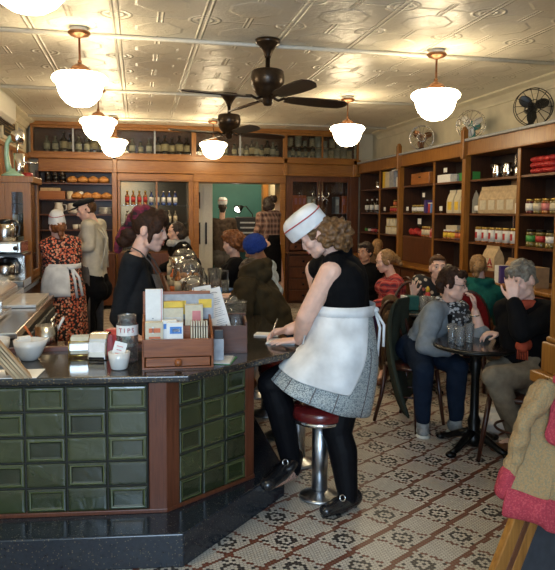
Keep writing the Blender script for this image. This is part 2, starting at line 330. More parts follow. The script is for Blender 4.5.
def finish(o, parent=None, world=False, bevel=0, solid=0, seg=2, loc=None):
    if solid: md = o.modifiers.new('s', 'SOLIDIFY'); md.thickness = solid; md.offset = 0
    if bevel: md = o.modifiers.new('b', 'BEVEL'); md.width = bevel; md.segments = seg; md.limit_method = 'ANGLE'; md.angle_limit = .7; md.harden_normals = False
    if parent is not None:
        o.parent = parent
        if world: o.location = -rootloc(parent)
    if loc is not None: o.location = loc
    return o
def tag(o, label, cat, group=None):
    o['label'] = label; o['category'] = cat
    if group: o['group'] = group
    return o
def T(name, label, cat, loc=(0, 0, 0), group=None, rz=0):
    o = bpy.data.objects.new(name, None); C.objects.link(o); o.location = loc; o.rotation_euler = (0, 0, rz); o.empty_display_size = .1
    return tag(o, label, cat, group)
def dup(root, loc, label, rz=None, group=None):
    r = root.copy(); C.objects.link(r); r.location = loc; r['label'] = label
    if rz is not None: r.rotation_euler = (0, 0, rz)
    if group: r['group'] = group
    for ch in list(root.children):
        c = ch.copy(); C.objects.link(c); c.parent = r
        for g in list(ch.children):
            d = g.copy(); C.objects.link(d); d.parent = c
    return r
def struct(o): o['kind'] = 'structure'; return o
ORD = ['first', 'second', 'third', 'fourth', 'fifth', 'sixth', 'seventh', 'eighth', 'ninth', 'tenth', 'eleventh', 'twelfth', 'thirteenth', 'fourteenth']
_dg = bpy.context.evaluated_depsgraph_get
def solid_mesh(name, mb, mats, voxel, smooth=4, fac=.5, disp=0, dscale=20, clips=()):
    """one continuous skin around overlapping closed shapes"""
    o = bpy.data.objects.new('tmp', mb.mesh('tmp', mats)); C.objects.link(o)
    md = o.modifiers.new('r', 'REMESH'); md.mode = 'VOXEL'; md.voxel_size = voxel; md.use_smooth_shade = True
    md = o.modifiers.new('s', 'SMOOTH'); md.factor = fac; md.iterations = smooth
    dg = _dg(); dg.update(); me = bpy.data.meshes.new_from_object(o.evaluated_get(dg)); me.name = name
    old = o.data; bpy.data.objects.remove(o); bpy.data.meshes.remove(old)
    bm = bmesh.new(); bm.from_mesh(me)
    if disp:
        bm.normal_update(); nv = [(v, v.normal.copy(), mnoise.noise(v.co*dscale)) for v in bm.verts]
        for v, nn, k in nv: v.co += nn*(k*disp)
    for co, no in clips:
        bmesh.ops.bisect_plane(bm, geom=bm.verts[:]+bm.edges[:]+bm.faces[:], plane_co=co, plane_no=no, clear_outer=True)
    for f in bm.faces: f.smooth = True
    bm.to_mesh(me); bm.free()
    me.materials.clear()
    for m in (mats if isinstance(mats, (list, tuple)) else [mats]): me.materials.append(M[m])
    return me
def solid(name, mb, mats, voxel=.01, parent=None, world=True, smooth=4, disp=0, dscale=20, clips=(), th=0):
    o = bpy.data.objects.new(name, solid_mesh(name, mb, mats, voxel, smooth, .5, disp, dscale, clips)); C.objects.link(o)
    return finish(o, parent, world, solid=th)
def text(mb_parent, s, size, mat_, loc, rx=PI/2, rz=0, name='lettering', ext=.0006, parent=None, world=False, rot=None):
    cu = bpy.data.curves.new('t', 'FONT'); cu.body = s; cu.size = size; cu.extrude = ext; cu.align_x = 'CENTER'; cu.align_y = 'CENTER'; cu.resolution_u = 2
    o = bpy.data.objects.new('t', cu); C.objects.link(o); dg = _dg(); dg.update()
    me = bpy.data.meshes.new_from_object(o.evaluated_get(dg)); bpy.data.objects.remove(o)
    R = (rot if rot else (Matrix.Rotation(rz, 3, 'Z') @ Matrix.Rotation(rx, 3, 'X'))).to_4x4()
    me.transform(Matrix.Translation(V(loc)) @ R); me.materials.clear(); me.materials.append(M[mat_]); me.name = name
    o = bpy.data.objects.new(name, me); C.objects.link(o); return finish(o, parent, world)
# ------------------------------------------------------------------ room shell
XL, XR, YF, YB, H = -1.73, 4.25, -1.5, 11.45, 3.03
FB = 11.15                                                   # front face of the back wall cabinetry
struct(MB().bx(XL, XR, YF, 14.2, -.05, 0).build('floor', 'mosaic'))
struct(MB().bx(XL-.1, XR+.1, YF-.1, YB+.1, H, H+.1).build('ceiling', 'tin'))
struct(MB().bx(XL-.1, XL, YF, YB, 0, H).build('wall_left', 'wall'))
struct(MB().bx(XR, XR+.1, YF, YB, 0, H).build('wall_right', 'wall'))
b = MB().bx(XL, .98, YB, YB+.12, 0, H).bx(2.5, XR, YB, YB+.12, 0, H).bx(.98, 2.5, YB, YB+.12, 2.13, H); struct(b.build('wall_back', 'wall'))
b = MB().bx(XL, XR, YF-.15, YF, 0, .35).bx(XL, XR, YF-.15, YF, 2.9, H).bx(XL, XL+.15, YF-.15, YF, .35, 2.9).bx(XR-.15, XR, YF-.15, YF, .35, 2.9).bx(1.2, 1.32, YF-.15, YF, .35, 2.9)
struct(b.build('wall_front', 'wall'))
# cove along both side walls
prof = [(0, 0), (0, -.13), (.02, -.13), (.03, -.1), (.07, -.05), (.12, -.03), (.14, -.02), (.14, 0)]
for nm, x, sg in (('trim_1', XL, 1), ('trim_2', XR, -1)):
    b = MB(); rg = [[(x+sg*p, y, H+q) for p, q in prof] for y in (YF, FB)]; b.loft(rg, closed=False, smooth=False); struct(b.build(nm, 'wall'))
# wood dado on the left wall
b = MB(); b.bx(XL, XL+.03, 3, FB, .95, 2.43).bx(XL, XL+.06, 3, FB, 2.43, 2.48)
for i in range(14): b.bx(XL+.03, XL+.045, 3.1+i*.6, 3.16+i*.6, .95, 2.43)
struct(b.build('trim_3', 'oak'))
# conduits under the ceiling
for i, y in enumerate((5.44, 7.93, 10.3)):
    tag(MB().tube([(XL+.15, y+.12, H-.02), (XR-.15, y+.12, H-.02)], .018, 8).build('conduit', 'plastic'), ['cream conduit pipe across the ceiling at the nearest row of lamps', 'cream conduit pipe across the ceiling at the second fan', 'cream conduit pipe across the ceiling closest to the back cabinets'][i], 'pipe', 'ceiling conduits')
# back room
b = MB().bx(.55, 3.3, 13.6, 13.7, 0, 2.7); struct(b.build('wall_back_room', 'teal'))
struct(MB().bx(.45, .55, YB+.12, 13.7, 0, 2.7).build('wall_back_room_left', 'wall')); struct(MB().bx(3.2, 3.3, YB+.12, 13.7, 0, 2.7).build('wall_back_room_right', 'wall'))
struct(MB().bx(.45, 3.3, YB+.12, 13.7, 2.7, 2.8).build('ceiling_back_room', 'wall'))
struct(MB().bx(2.52, 3.2, 12.6, 12.7, 0, 2.7).build('wall_back_room_panel', 'cream')); struct(MB().bx(2.42, 2.52, 12.55, 12.75, 0, 2.7).build('trim_4', 'oak'))
b = MB().bx(1.0, 1.36, 12.0, 12.05, 0, 2.2); b.bx(1.03, 1.14, 11.985, 12, .2, 2.05).bx(1.2, 1.32, 11.985, 12, .2, 2.05); d1 = struct(b.build('door_1', 'plastic', bevel=.004))
b = MB().bx(1.1, 1.13, 11.93, 11.985, 1.0, 1.4).bx(1.22, 1.25, 11.93, 11.985, 1.0, 1.4).bx(1.1, 1.13, 11.96, 11.985, 1.65, 1.95); b.build('door_handle', 'iron', d1)
# ------------------------------------------------------------------ back wall cabinetry
b = MB(); x0, x1 = -1.7, 3.9
b.bx(x0, x1, FB-.06, YB, 2.44, 2.53).bx(x0+.15, x1, FB-.01, YB, 2.27, 2.44).bx(x0+.15, x1, FB-.04, YB, 2.23, 2.275); b.bx(x0, x1, FB-.03, YB, 2.97, 3.03)
for x in (-.35, 2.53, 3.80): b.bx(x-.035, x+.035, FB-.06, YB, 2.23, 2.55)
struct(b.build('trim_5', 'oak_h', bevel=.008))
upx = [-1.66, -.35, .95, 2.53, 3.88]
for i in range(4):
    a, c = upx[i], upx[i+1]
    t = T('glazed_cupboard', ['long glazed cupboard of brown bottles at far left above the bread shelves', 'glazed cupboard of dark bottles above the mirrored cabinet', 'glazed cupboard of bottles above the kitchen doorway', 'glazed cupboard of pale jars above the binder cabinet at right'][i], 'cupboard', (a, FB, 2.53), 'glazed cupboards along the ceiling')
    L = c-a; MB().bx(0, L, .26, .28, 0, .44).bx(0, L, 0, .28, 0, .012).build('carcass', 'walnut', t)
    f = MB().bx(0, .04, -.01, .03, 0, .44).bx(L-.04, L, -.01, .03, 0, .44).bx(.04, L-.04, -.008, .03, .4, .44).bx(.04, L-.04, -.008, .03, 0, .025); f.build('face_frame', 'oak', t, bevel=.004)
    MB().bx(L*.5-.014, L*.5+.014, -.005, .02, .02, .41).build('meeting_stile', 'grey' if i < 3 else 'oak', t)
    MB().bx(.04, L-.04, .008, .012, .02, .41).build('glass_front', 'pane', t)
    if i == 3: MB().bx(.04, L-.04, .05, .25, .2, .212).build('shelf', 'shelf', t)
# left open shelving
t = T('open_shelving', 'tall open wooden shelving of loaves and crockery behind the staff', 'shelving', (-1.6, FB, 0))
MB().bx(0, 1.25, .27, .29, .9, 2.24).bx(0, .05, 0, .29, 0, 2.24).build('back_panel', 'darkwood', t)
MB().bx(1.2, 1.28, -.04, .29, 0, 2.24).build('side_post', 'oak', t, bevel=.006)
for z in (2.05, 1.785, 1.54, 1.285): MB().bx(.05, 1.2, .01, .27, z-.02, z).build('shelf', 'shelf', t)
MB().bx(0, 1.25, -.3, .29, .06, .92).build('base_cabinet', 'walnut', t, bevel=.01)
# mirrored cabinet
t = T('mirrored_cabinet', 'wooden display cabinet with mirrored back and blue bottles behind the bar', 'cabinet', (-.31, FB, 0))
L = 1.25; MB().bx(0, L, .24, .26, .92, 2.1).build('mirror_back', 'mirror', t)
MB().bx(0, .04, 0, .28, 0, 2.12).build('side_panel', 'oak', t, bevel=.004); MB().bx(L-.08, L, -.02, .28, 0, 2.12).build('side_panel', 'oak', t, bevel=.004)
MB().bx(0, L, -.03, .28, 2.1, 2.22).bx(.04, L-.04, -.045, -.03, 2.125, 2.195).build('header', 'oak_h', t, bevel=.004)
MB().bx(0, L, -.3, .28, .06, .92).build('base_cabinet', 'walnut', t, bevel=.01)
for z in (1.7, 1.4): MB().bx(.04, L-.08, .03, .24, z-.012, z).build('glass_shelf', 'glass', t)
MB().bx(.62, .65, 0, .03, .92, 2.1).build('stile', 'oak', t)
# doorway casing
b = MB().bx(.94, 1.03, FB-.03, YB+.12, 0, 2.13).bx(2.44, 2.54, FB-.03, YB+.12, 0, 2.13).bx(.94, 2.54, FB-.03, YB+.12, 2.09, 2.24).bx(.94, 2.54, FB-.05, FB-.03, 2.1, 2.22); struct(b.build('trim_6', 'oak_h', bevel=.006))
# binder cabinet
t = T('binder_cabinet', 'tall dark wood cabinet of drawers and glass doors holding red binders', 'cabinet', (2.55, FB, 0)); L = 1.25
MB().bx(0, L, .27, .29, 0, 2.24).bx(0, .06, -.02, .29, 0, 2.24).bx(L-.07, L+.08, -.02, .29, 0, 2.24).bx(0, L, 0, .29, 1.2, 1.22).bx(0, L, 0, .29, 2.2, 2.24).bx(0, L, 0, .27, 1.55, 1.575).build('carcass', 'walnut', t, bevel=.004)
MB().bx(0, 1.07, -.2, .29, .87, .91).bx(1.07, L, -.02, .29, .87, .91).build('counter_ledge', 'walnut', t, bevel=.008); MB().bx(.03, 1.08, -.12, .2, 0, .87).build('base', 'darkwood', t)
for s in (0, 1):
    xa = .06+s*.56; f = MB().bx(xa, xa+.06, -.02, .005, 1.22, 2.2).bx(xa+.5, xa+.56, -.02, .005, 1.22, 2.2).bx(xa+.06, xa+.5, -.018, .005, 2.13, 2.2).bx(xa+.06, xa+.5, -.018, .005, 1.22, 1.3)
    d = f.build('cabinet_door', 'walnut', t, bevel=.003); MB().bx(xa+.06, xa+.5, -.009, -.005, 1.3, 2.13).build('door_pane', 'pane', d)
    b = MB(); x = xa+(.53 if s == 0 else .03); b.tube([(x, -.04, 1.56), (x, -.04, 2.14)], .010, 6)
    sg = 1 if s else -1; b.tube([(x, -.04, 1.9), (x+sg*.04, -.05, 1.86), (x+sg*.1, -.05, 1.86), (x+sg*.13, -.05, 1.92), (x+sg*.10, -.05, 1.95)], .012, 6); b.tube([(x, -.04, 1.8), (x+sg*.05, -.05, 1.84), (x+sg*.1, -.05, 1.82), (x+sg*.12, -.05, 1.78)], .011, 6); b.build('latch_bar', 'steel', d)
def drawer(par, x0, x1, y, z0, z1, m='walnut', kn='iron'):
    d = MB().bx(x0, x1, y-.02, y, z0, z1).build('drawer', m, par, bevel=.006)
    MB().lathe([(.008, 0), (.01, .015), (.022, .02), (.02, .032), (.001, .036)], ((x0+x1)/2, y-.018, (z0+z1)/2), 10, axis=(0, -1, 0)).build('knob', kn, d); return d
for r in range(2):
    for c in range(5): drawer(t, .07+c*.222, .07+c*.222+.21, .0, .93+r*.135, .93+r*.135+.122)
for r in range(4):
    for c in range(2): drawer(t, .04+c*.52, .04+c*.52+.5, -.12, .05+r*.2, .05+r*.2+.185, 'walnut')
# ------------------------------------------------------------------ right wall shelving units (two bays each)
def shelf_unit(y0, y1, ym, label, tambour=None, end=False):
    t = T('shelf_unit', label, 'shelving', (3.9, y0, 0), 'shelving units on the right wall'); L = y1-y0-.003; m = ym-y0
    MB().bx(.31, .33, 0, L, 0, 2.47).build('back_panel', 'blackboard', t)
    MB().bx(-.05, .02, .002, .08, 0, 2.29).bx(.02, .31, .008, .074, 0, 2.29, 1).build('post', ['oak', 'darkwood'], t)
    MB().bx(.012, .31, m-.02, m+.02, .88, 2.29).bx(0, .012, m-.025, m+.025, .88, 2.29, 1).build('divider', ['darkwood', 'oak'], t)
    if end: MB().bx(.0, .31, L-.03, L-.004, 0, 2.29).build('end_panel', 'darkwood', t)
    for a, c in ((.08, m-.02), (m+.02, L-.004)):
        for z in (2.0, 1.6, 1.26): MB().bx(.015, .31, a, c, z-.024, z).build('shelf', 'shelf', t)
        MB().bx(.29, .31, (a+c)/2-.012, (a+c)/2+.012, .88, 2.28).build('shelf_rail', 'steel', t)
    b = MB().bx(-.03, .33, 0, L, 2.285, 2.46).bx(-.05, .33, 0, L, 2.285, 2.3); b.build('cornice', 'oak', t, bevel=.006)
    MB().bx(-.07, .345, 0, L, 2.455, 2.485).build('top_board', 'grey', t, bevel=.004)
    MB().bx(-.085, -.02, .005, .075, 2.25, 2.6).lathe([(.035, 0), (.03, .02), (.01, .035)], (-.052, .04, 2.6), 8).build('finial', 'oak', t, bevel=.006)
    MB().bx(-.26, .31, 0, L, .84, .88).build('ledge', 'oak', t, bevel=.008)
    MB().bx(-.2, .31, 0, L, .06, .84).build('base_cabinet', 'walnut', t); MB().bx(-.16, .31, 0, L, 0, .06).build('plinth', 'black', t)
    for k in range(4):
        for z0, z1 in ((.1, .44), (.47, .8)):
            w = L/4; d = MB().bx(-.22, -.2, k*w+.03, (k+1)*w-.03, z0, z1).build('drawer', 'walnut', t, bevel=.006)
            MB().lathe([(.008, 0), (.01, .012), (.024, .018), (.02, .032), (.001, .036)], (-.22, (k+.5)*w, (z0+z1)/2), 10, axis=(-1, 0, 0)).build('knob', 'iron', d)
    if tambour:
        b = MB(); n = 26; a, c = m+.03, L-.05
        for i in range(n): b.bx(.0, .02, a+(c-a)*i/n, a+(c-a)*(i+.8)/n, .885, 1.24)
        b.bx(.02, .03, a, c, .885, 1.24); b.build('tambour_door', 'walnut', t)
shelf_unit(9.2, 11.12, 10.15, 'dark wood shelving unit in the far right corner', end=True)
shelf_unit(7.2, 9.2, 8.15, 'dark wood shelving unit with the slatted roll front in the middle of the right wall', True)
shelf_unit(5.2, 7.2, 6.16, 'dark wood shelving unit holding coffee bags nearest on the right wall')
shelf_unit(3.2, 5.2, 4.2, 'dark wood shelving unit beside the near wooden pillar')
# near pillar with its low partition
struct(MB().bx(2.14, 2.36, 2.86, 3.04, .9, H).build('trim_7', 'oak', bevel=.008))
struct(MB().bx(2.115, 2.385, 2.83, 3.07, .76, .92).bx(2.13, 2.37, 2.845, 3.055, .92, .95).build('trim_8', 'oak', bevel=.01))
struct(MB().bx(2.07, 3.2, 2.78, 3.1, .70, .76).bx(2.14, 3.2, 2.86, 3.04, 0, .70).build('trim_9', 'oak_h', bevel=.008))
# ------------------------------------------------------------------ lunch counter (one fixed thing)
ct = T('lunch_counter', 'green tiled lunch counter with dark granite top and footrest', 'counter', (0, 3.3, 0))
CT = .83; top = [(-1.68, 3.235), (.235, 3.03), (.875, 3.475), (.905, 3.56), (.905, 7.9), (.3, 7.9), (.3, 3.7), (-1.68, 3.7)]
MB().prism(top, CT-.036, CT).build('worktop', 'granite', ct, True, bevel=.009, seg=3)
MB().bx(-1.68, .3, 3.7, 3.735, CT-.04, CT+.022).bx(.28, .305, 3.73, 7.9, CT-.04, CT+.022).build('back_trim', 'counterwood', ct, True, bevel=.004)
def tiles(name, A, B, cols, rows, z0, z1, ph):
    A, B = V(A), V(B); D = (B-A); L = D.length; D = D.normalized(); Nn = V((D.y, -D.x, 0)); b = MB(); pw, phh = L/cols, (z1-z0)/rows
    P = lambda s, z, o: A + D*s + Nn*o + V((0, 0, z))
    def ring(s0, s1, a, c, o, i): return [P(s0+i, a+i, o), P(s1-i, a+i, o), P(s1-i, c-i, o), P(s0+i, c-i, o)]
    b.loft([[P(0, z0, -.02), P(L, z0, -.02)], [P(0, z1, -.02), P(L, z1, -.02)]], mi=2, closed=False, smooth=False)
    b.loft([[P(0, z0, -.001), P(L, z0, -.001)], [P(0, z1, -.001), P(L, z1, -.001)]], mi=2, closed=False, smooth=False)
    for c in range(cols):
        for r in range(rows):
            s0, s1, a, e = c*pw+.004, (c+1)*pw-.004, z0+r*phh+.004, z0+(r+1)*phh-.004
            o = [(0, 0), (.005, .001), (.008, .005)]
            if (c+r+ph) % 2:
                rg = [ring(s0, s1, a, e, q, i) for q, i in o+[(.009, .012)]]; b.loft(rg, smooth=False)
                b.loft([ring(s0, s1, a, e, .009, .012), ring(s0, s1, a, e, .0085, .017)], mi=1, smooth=False)
                k = len(b.v); b.loft([ring(s0, s1, a, e, .0085, .017), ring(s0, s1, a, e, .004, .024)], smooth=False); k = len(b.v)-4; b.f.append([k, k+1, k+2, k+3]); b.m.append(0); b.sm.append(False)
            else:
                b.loft([ring(s0, s1, a, e, q, i) for q, i in o+[(.009, .014)]], smooth=False); k = len(b.v)-4; b.f.append([k, k+1, k+2, k+3]); b.m.append(0); b.sm.append(False)
    return b.build(name, ['tile', 'tilerim', 'grout'], ct, True)
FA, FBt = (-1.643, 3.27, 0), (.04, 3.075, 0)
tiles('front_tile_panel', FA, FBt, 9, 5, .175, .785, 1)
tiles('angled_tile_panel', (.185, 3.105, 0), (.555, 3.355, 0), 3, 5, .175, .785, 1)
tiles('side_tile_panel', (.60, 3.44, 0), (.60, 7.8, 0), 23, 5, .175, .785, 0)
b = MB(); b.prism([(.045, 3.065), (.128, 3.056), (.19, 3.098), (.17, 3.14), (.05, 3.12)], .16, .795); b.build('corner_post', 'counterwood', ct, True, bevel=.003)
b = MB(); b.prism([(.555, 3.34), (.605, 3.375), (.61, 3.44), (.57, 3.43), (.53, 3.37)], .16, .795); b.build('end_post', 'counterwood', ct, True, bevel=.003)
b = MB(); b.prism([(-1.68, 3.262), (.128, 3.052), (.61, 3.372), (.612, 7.8), (.55, 7.8), (.55, 3.42), (.1, 3.12), (-1.68, 3.33)], .16, .18); b.build('base_rail', 'counterwood', ct, True, bevel=.003)
b = MB(); b.prism([(-1.68, 3.32), (.1, 3.125), (.55, 3.42), (.55, 7.8), (.35, 7.8), (.35, 3.65), (-1.68, 3.65)], 0, .79); b.build('body', 'darkwood', ct, True)
b = MB(); b.prism([(-1.68, 3.06), (.19, 2.835), (.80, 3.47), (.80, 7.85), (.5, 7.85), (.5, 3.45), (.1, 3.13), (-1.68, 3.33)], 0, .16); b.build('granite_footrest', 'granite2', ct, True, bevel=.008, seg=3)
# ------------------------------------------------------------------ lamps
for i, (x, y) in enumerate([(-.43, 2.92), (-.43, 5.44), (2.59, 5.42), (-.43, 7.95), (2.56, 7.8), (-.34, 10.25), (1.17, 10.2)]):
    if i == 0:
        g = T('pendant_lamp', '', 'lamp', (x, y, H), 'schoolhouse pendant lamps')
        MB().lathe([(.07, -.002), (.07, -.03), (.065, -.032)], n=20).build('ceiling_block', 'plastic', g)
        MB().lathe([(.085, -.032), (.088, -.045), (.07, -.062), (.03, -.075), (.014, -.082)], n=24).build('canopy', 'bronze', g)
        MB().lathe([(.009, -.08), (.009, -.25), (.016, -.252), (.016, -.275), (.011, -.28)], n=12).build('stem', 'bronze', g)
        MB().lathe([(.015, -.275), (.035, -.285), (.06, -.3), (.078, -.325), (.085, -.35), (.082, -.36)], n=24).build('fitter', 'bronze', g)
        MB().lathe([(.08, -.345), (.13, -.35), (.185, -.36), (.21, -.38), (.216, -.398), (.206, -.418), (.182, -.438), (.175, -.465), (.166, -.50), (.146, -.54), (.112, -.58), (.07, -.606), (.001, -.616)], n=36).build('glass_globe', 'globe', g)
        lamps = [g]
    else: lamps.append(dup(lamps[0], (x, y, H), ''))
for l, s in zip(lamps, ['lit white globe lamp at the top left corner cut by the frame', 'large lit white globe lamp nearest whole one at the left', 'lit white globe lamp in front of the old electric fans on the right', 'lit white globe lamp second in the left row above the flat cap man', 'lit white globe lamp in front of the pale jar cupboard in the far right', 'small lit white globe lamp farthest in the left row', 'lit white globe lamp below the far ceiling fan']): l['label'] = s
# ------------------------------------------------------------------ ceiling fans
def ceiling_fan(loc, label, rot):
    t = T('ceiling_fan', label, 'fan', loc, 'dark ceiling fans')
    MB().lathe([(.105, 0), (.105, -.03), (.085, -.04), (.05, -.09), (.03, -.13), (.026, -.15)], n=24).build('canopy', 'fanbrown', t)
    MB().lathe([(.02, -.13), (.02, -.25), (.035, -.255)], n=12).build('downrod', 'fanbrown', t)
    MB().lathe([(.04, -.245), (.12, -.25), (.135, -.262), (.137, -.285), (.142, -.3), (.142, -.35), (.136, -.36), (.136, -.375), (.125, -.385), (.118, -.415), (.09, -.455), (.055, -.475), (.042, -.48), (.042, -.52), (.03, -.54), (.001, -.545)], n=32).build('motor_housing', 'fanbrown', t)
    for k in range(4):
        a = rot+k*PI/2; R = Matrix.Rotation(a, 3, 'Z')
        b = MB(); b.tube([R @ V(p) for p in ((.05, 0, -.47), (.10, 0, -.49), (.15, 0, -.47), (.2, 0, -.475))], .012, 8)
        Rb = R @ Matrix.Rotation(math.radians(-15), 3, 'X'); br = b.build('blade_arm', 'fanbrown', t)
        n = 14; up, dn = [], []
        outl = [(.17, .045), (.25, .062), (.45, .078), (.62, .08), (.72, .07), (.765, .035), (.775, .0)]
        poly = outl + [(x, -y) for x, y in outl[::-1][1:]]
        o = R @ V((0, 0, -.478)); vs = [o+Rb @ V((x, y, .005)) for x, y in poly]+[o+Rb @ V((x, y, -.005)) for x, y in poly]; k2 = len(poly)
        MB().add(vs, [list(range(k2))[::-1], list(range(k2, 2*k2))]+[(i, (i+1) % k2, k2+(i+1) % k2, k2+i) for i in range(k2)]).build('blade', 'blade', t)
ceiling_fan((1.08, 5.44, H), 'dark ceiling fan with vase shaped motor, nearest in the middle of the room', math.radians(14))
ceiling_fan((1.11, 8.0, H), 'dark ceiling fan farther back, smaller one above the doorway', math.radians(16))
# air conditioner and framed notices on the left wall
t = T('air_conditioner', 'white split air conditioner high on the left wall', 'air conditioner', (XL, 7.82, 2.675))
b = MB(); pr = [(0, 0), (.17, 0), (.23, .06), (.235, .27), (.2, .33), (0, .34)]; b.loft([[(x, y, z) for x, z in pr] for y in (0, 1.12)], cap=True, smooth=False); b.build('casing', 'plastic', t, bevel=.012)
b = MB()
for i in range(4): b.bx(.05+i*.04, .075+i*.04, .05, 1.07, -.006, .006)
b.build('louvre', 'steam', t)
for i, (y, w, h, z, l) in enumerate([(9.15, .92, .33, 2.54, 'dark framed notice with gold lettering beside the air conditioner'), (10.25, .5, .33, 2.54, 'smaller pale framed notice nearer the corner of the left wall')]):
    t = T('framed_notice', l, 'picture', (XL, y, z)); MB().bx(0, .03, 0, w, 0, h).build('frame', 'cream' if i == 0 else 'wall', t, bevel=.006)
    f = MB().bx(.03, .034, .05, w-.05, .05, h-.05).build('print', 'black' if i == 0 else 'grey', t)
    b = MB()
    for k in range(5): b.bx(.034, .0355, .12+.02*(k % 2), w-.12-.03*(k % 3), .1+k*.05, .112+k*.05)
    b.build('text_line', 'lid', f)
# ------------------------------------------------------------------ shelf goods
def put(name, me, loc, label, cat, group=None, rz=0, sc=1):
    o = bpy.data.objects.new(name, me); C.objects.link(o); o.location = (loc[0], loc[1], loc[2]+.0012); o.rotation_euler = (0, 0, rz)
    if sc != 1: o.scale = (sc, sc, sc)
    return tag(o, label, cat, group)
def jar_me(r, h, fill, lab, lid, lo=.22, hi=.7, n=14):
    b = MB(); b.lathe([(r*.9, 0), (r, .008), (r, h*lo)], n=n, mi=0); b.lathe([(r*1.01, h*lo), (r*1.01, h*hi)], n=n, mi=1)
    b.lathe([(r, h*hi), (r, h*.8), (r*.8, h*.86)], n=n, mi=0); b.lathe([(r*.86, h*.85), (r*.86, h*.98), (r*.8, h)], n=n, mi=2)
    return b.mesh('jar', [fill, lab, lid])
def bottle_me(r, h, g, lab, cap, neck=.3, lo=.2, hi=.55, n=12):
    b = MB(); b.lathe([(r*.92, 0), (r, .006), (r, h*lo)], n=n); b.lathe([(r*1.015, h*lo), (r*1.015, h*hi)], n=n, mi=1)
    b.lathe([(r, h*hi), (r, h*.6), (r*.85, h*.67), (r*neck, h*.75), (r*neck, h*.9)], n=n); b.lathe([(r*neck*1.35, h*.89), (r*neck*1.35, h*.98), (r*neck, h)], n=n, mi=2)
    return b.mesh('bottle', [g, lab, cap])
def can_me(r, h, m, lid): return MB().lathe([(r*.96, 0), (r, .004), (r, h*.9)], n=16, mi=0).lathe([(r*1.03, h*.9), (r*1.03, h), (r*.95, h+.002)], n=16, mi=1).mesh('can', [m, lid])
def box_me(sx, sy, sz, m, m2=None, band=(.3, .7)):            # box whose front (-x) carries a printed band
    b = MB().bx(-sx/2, sx/2, -sy/2, sy/2, 0, sz)
    if m2: b.bx(-sx/2-.002, -sx/2, -sy*.4, sy*.4, sz*band[0], sz*band[1], 1)
    return b.mesh('box', [m, m2 or m])
def bag_me(w, d, h, m, lab, fold=.12):                        # block bottom paper bag, folded top, facing -x
    b = MB(); n = 5; rings = []
    for z, dd, ww in ((0, .95, .97), (.1, 1, 1), (.55, .95, 1), (.8, .5, .98), (.9, .14, .97), (1, .1, .95)):
        x, y = d/2*dd, w/2*ww; rings.append([(-x, -y, z*h), (x, -y, z*h), (x, y, z*h), (-x, y, z*h)])
    b.loft(rings, cap=True, smooth=False); b.bx(-d*.5-.003, -d*.49, -w*.3, w*.3, h*.14, h*.5, 1)
    b.bx(-.06*d, .04*d, -w*.47, w*.47, h*.9, h*1.02)
    return b.mesh('paper_bag', [m, lab])
def rowg(name, me, Y, u0, u1, n, z, fmt, cat, group, X=4.0, rz=0, jit=.0):
    """n goods in a row on a right-wall shelf, between depths Y[0] (far, left) and Y[1]"""
    for i in range(n):
        y = Y[0]+(Y[1]-Y[0])*(i/(n-1) if n > 1 else .5)
        put(name, me, (X+random.uniform(-jit, jit), y, z), fmt % ORD[i] if '%s' in fmt else fmt, cat, group, rz+random.uniform(-.1, .1) if jit else rz)
def tagcard(Y, z, label, X=3.93, w=.085, h=.06, tilt=0):
    t = T('price_card', label, 'price card', (X, Y, z+.001), 'white price cards'); MB().bx(-.001, .001, -w/2, w/2, .03, .03+h).build('card', 'paper', t); MB().bx(-.012, .012, -.02, .02, .001, .005).bx(-.002, .002, -.004, .004, 0, .035).build('clip', 'steel', t)
# --- corner bay
rowg('bottle', bottle_me(.038, .235, 'bottleglass', 'paper', 'paper'), (11.0, 10.27), 0, 0, 4, 1.6, '%s white labelled sauce bottle from the corner, in the corner bay of the right shelves', 'bottle', 'white labelled bottles in the corner bay')
rowg('bottle', bottle_me(.036, .29, 'bottleglass', 'cream', 'black'), (10.95, 10.3), 0, 0, 4, 1.6, '%s tall dark bottle from the corner, behind the white labelled bottles', 'bottle', 'tall bottles in the corner bay', X=4.12)
for i, m in enumerate(('green', 'white', 'pink', 'red', 'paper')):
    put('small_jar', jar_me(.032, .085, 'jam', m, 'black'), (3.99, 10.98-i*.16, 1.26), ['small jar with green label', 'small jar with white label', 'small jar with pink label', 'small jar with red label', 'small pale jar at the divider end'][i]+' on the low shelf of the corner bay', 'jar', 'small jars in the corner bay')
put('tea_canister', can_me(.045, .11, 'chrome', 'steel'), (3.98, 10.42, 2.0), 'shiny silver canister alone on the top shelf of the corner bay', 'canister')
# --- second bay
for i, (m, w, h) in enumerate((('yellow', .1, .26), ('cream', .16, .25), ('grey', .18, .25))): put('file_box', box_me(.24, w, h, m), (4.04, 10.02-[0, .14, .33][i], 2.0), ['yellow file box', 'cream file box beside the yellow one', 'blue grey file box'][i]+' on the top shelf of the second bay', 'file box', 'file boxes on the top shelf')
put('carton', box_me(.2, .2, .15, 'paper'), (4.03, 9.42, 2.0), 'short white carton right of the file boxes', 'box'); 
put('flat_tray', box_me(.22, .46, .02, 'plastic'), (4.04, 9.49, 2.2515), 'flat white tray lying over the file box and carton', 'tray')
rowg('preserve_jar', jar_me(.034, .1, 'amber', 'red', 'lid'), (9.84, 9.3), 0, 0, 7, 1.6, '%s small brown preserve jar from the left, middle shelf of the second bay', 'jar', 'brown preserve jars')
rowg('preserve_jar', jar_me(.034, .1, 'amber', 'orange', 'lid'), (9.7, 9.42), 0, 0, 3, 1.7025, '%s brown jar stacked on top of the preserve jars in the second bay', 'jar', 'stacked preserve jars')
tagcard(9.98, 1.6, 'white price card left of the brown preserve jars')
me = can_me(.045, .125, 'cream', 'lid')
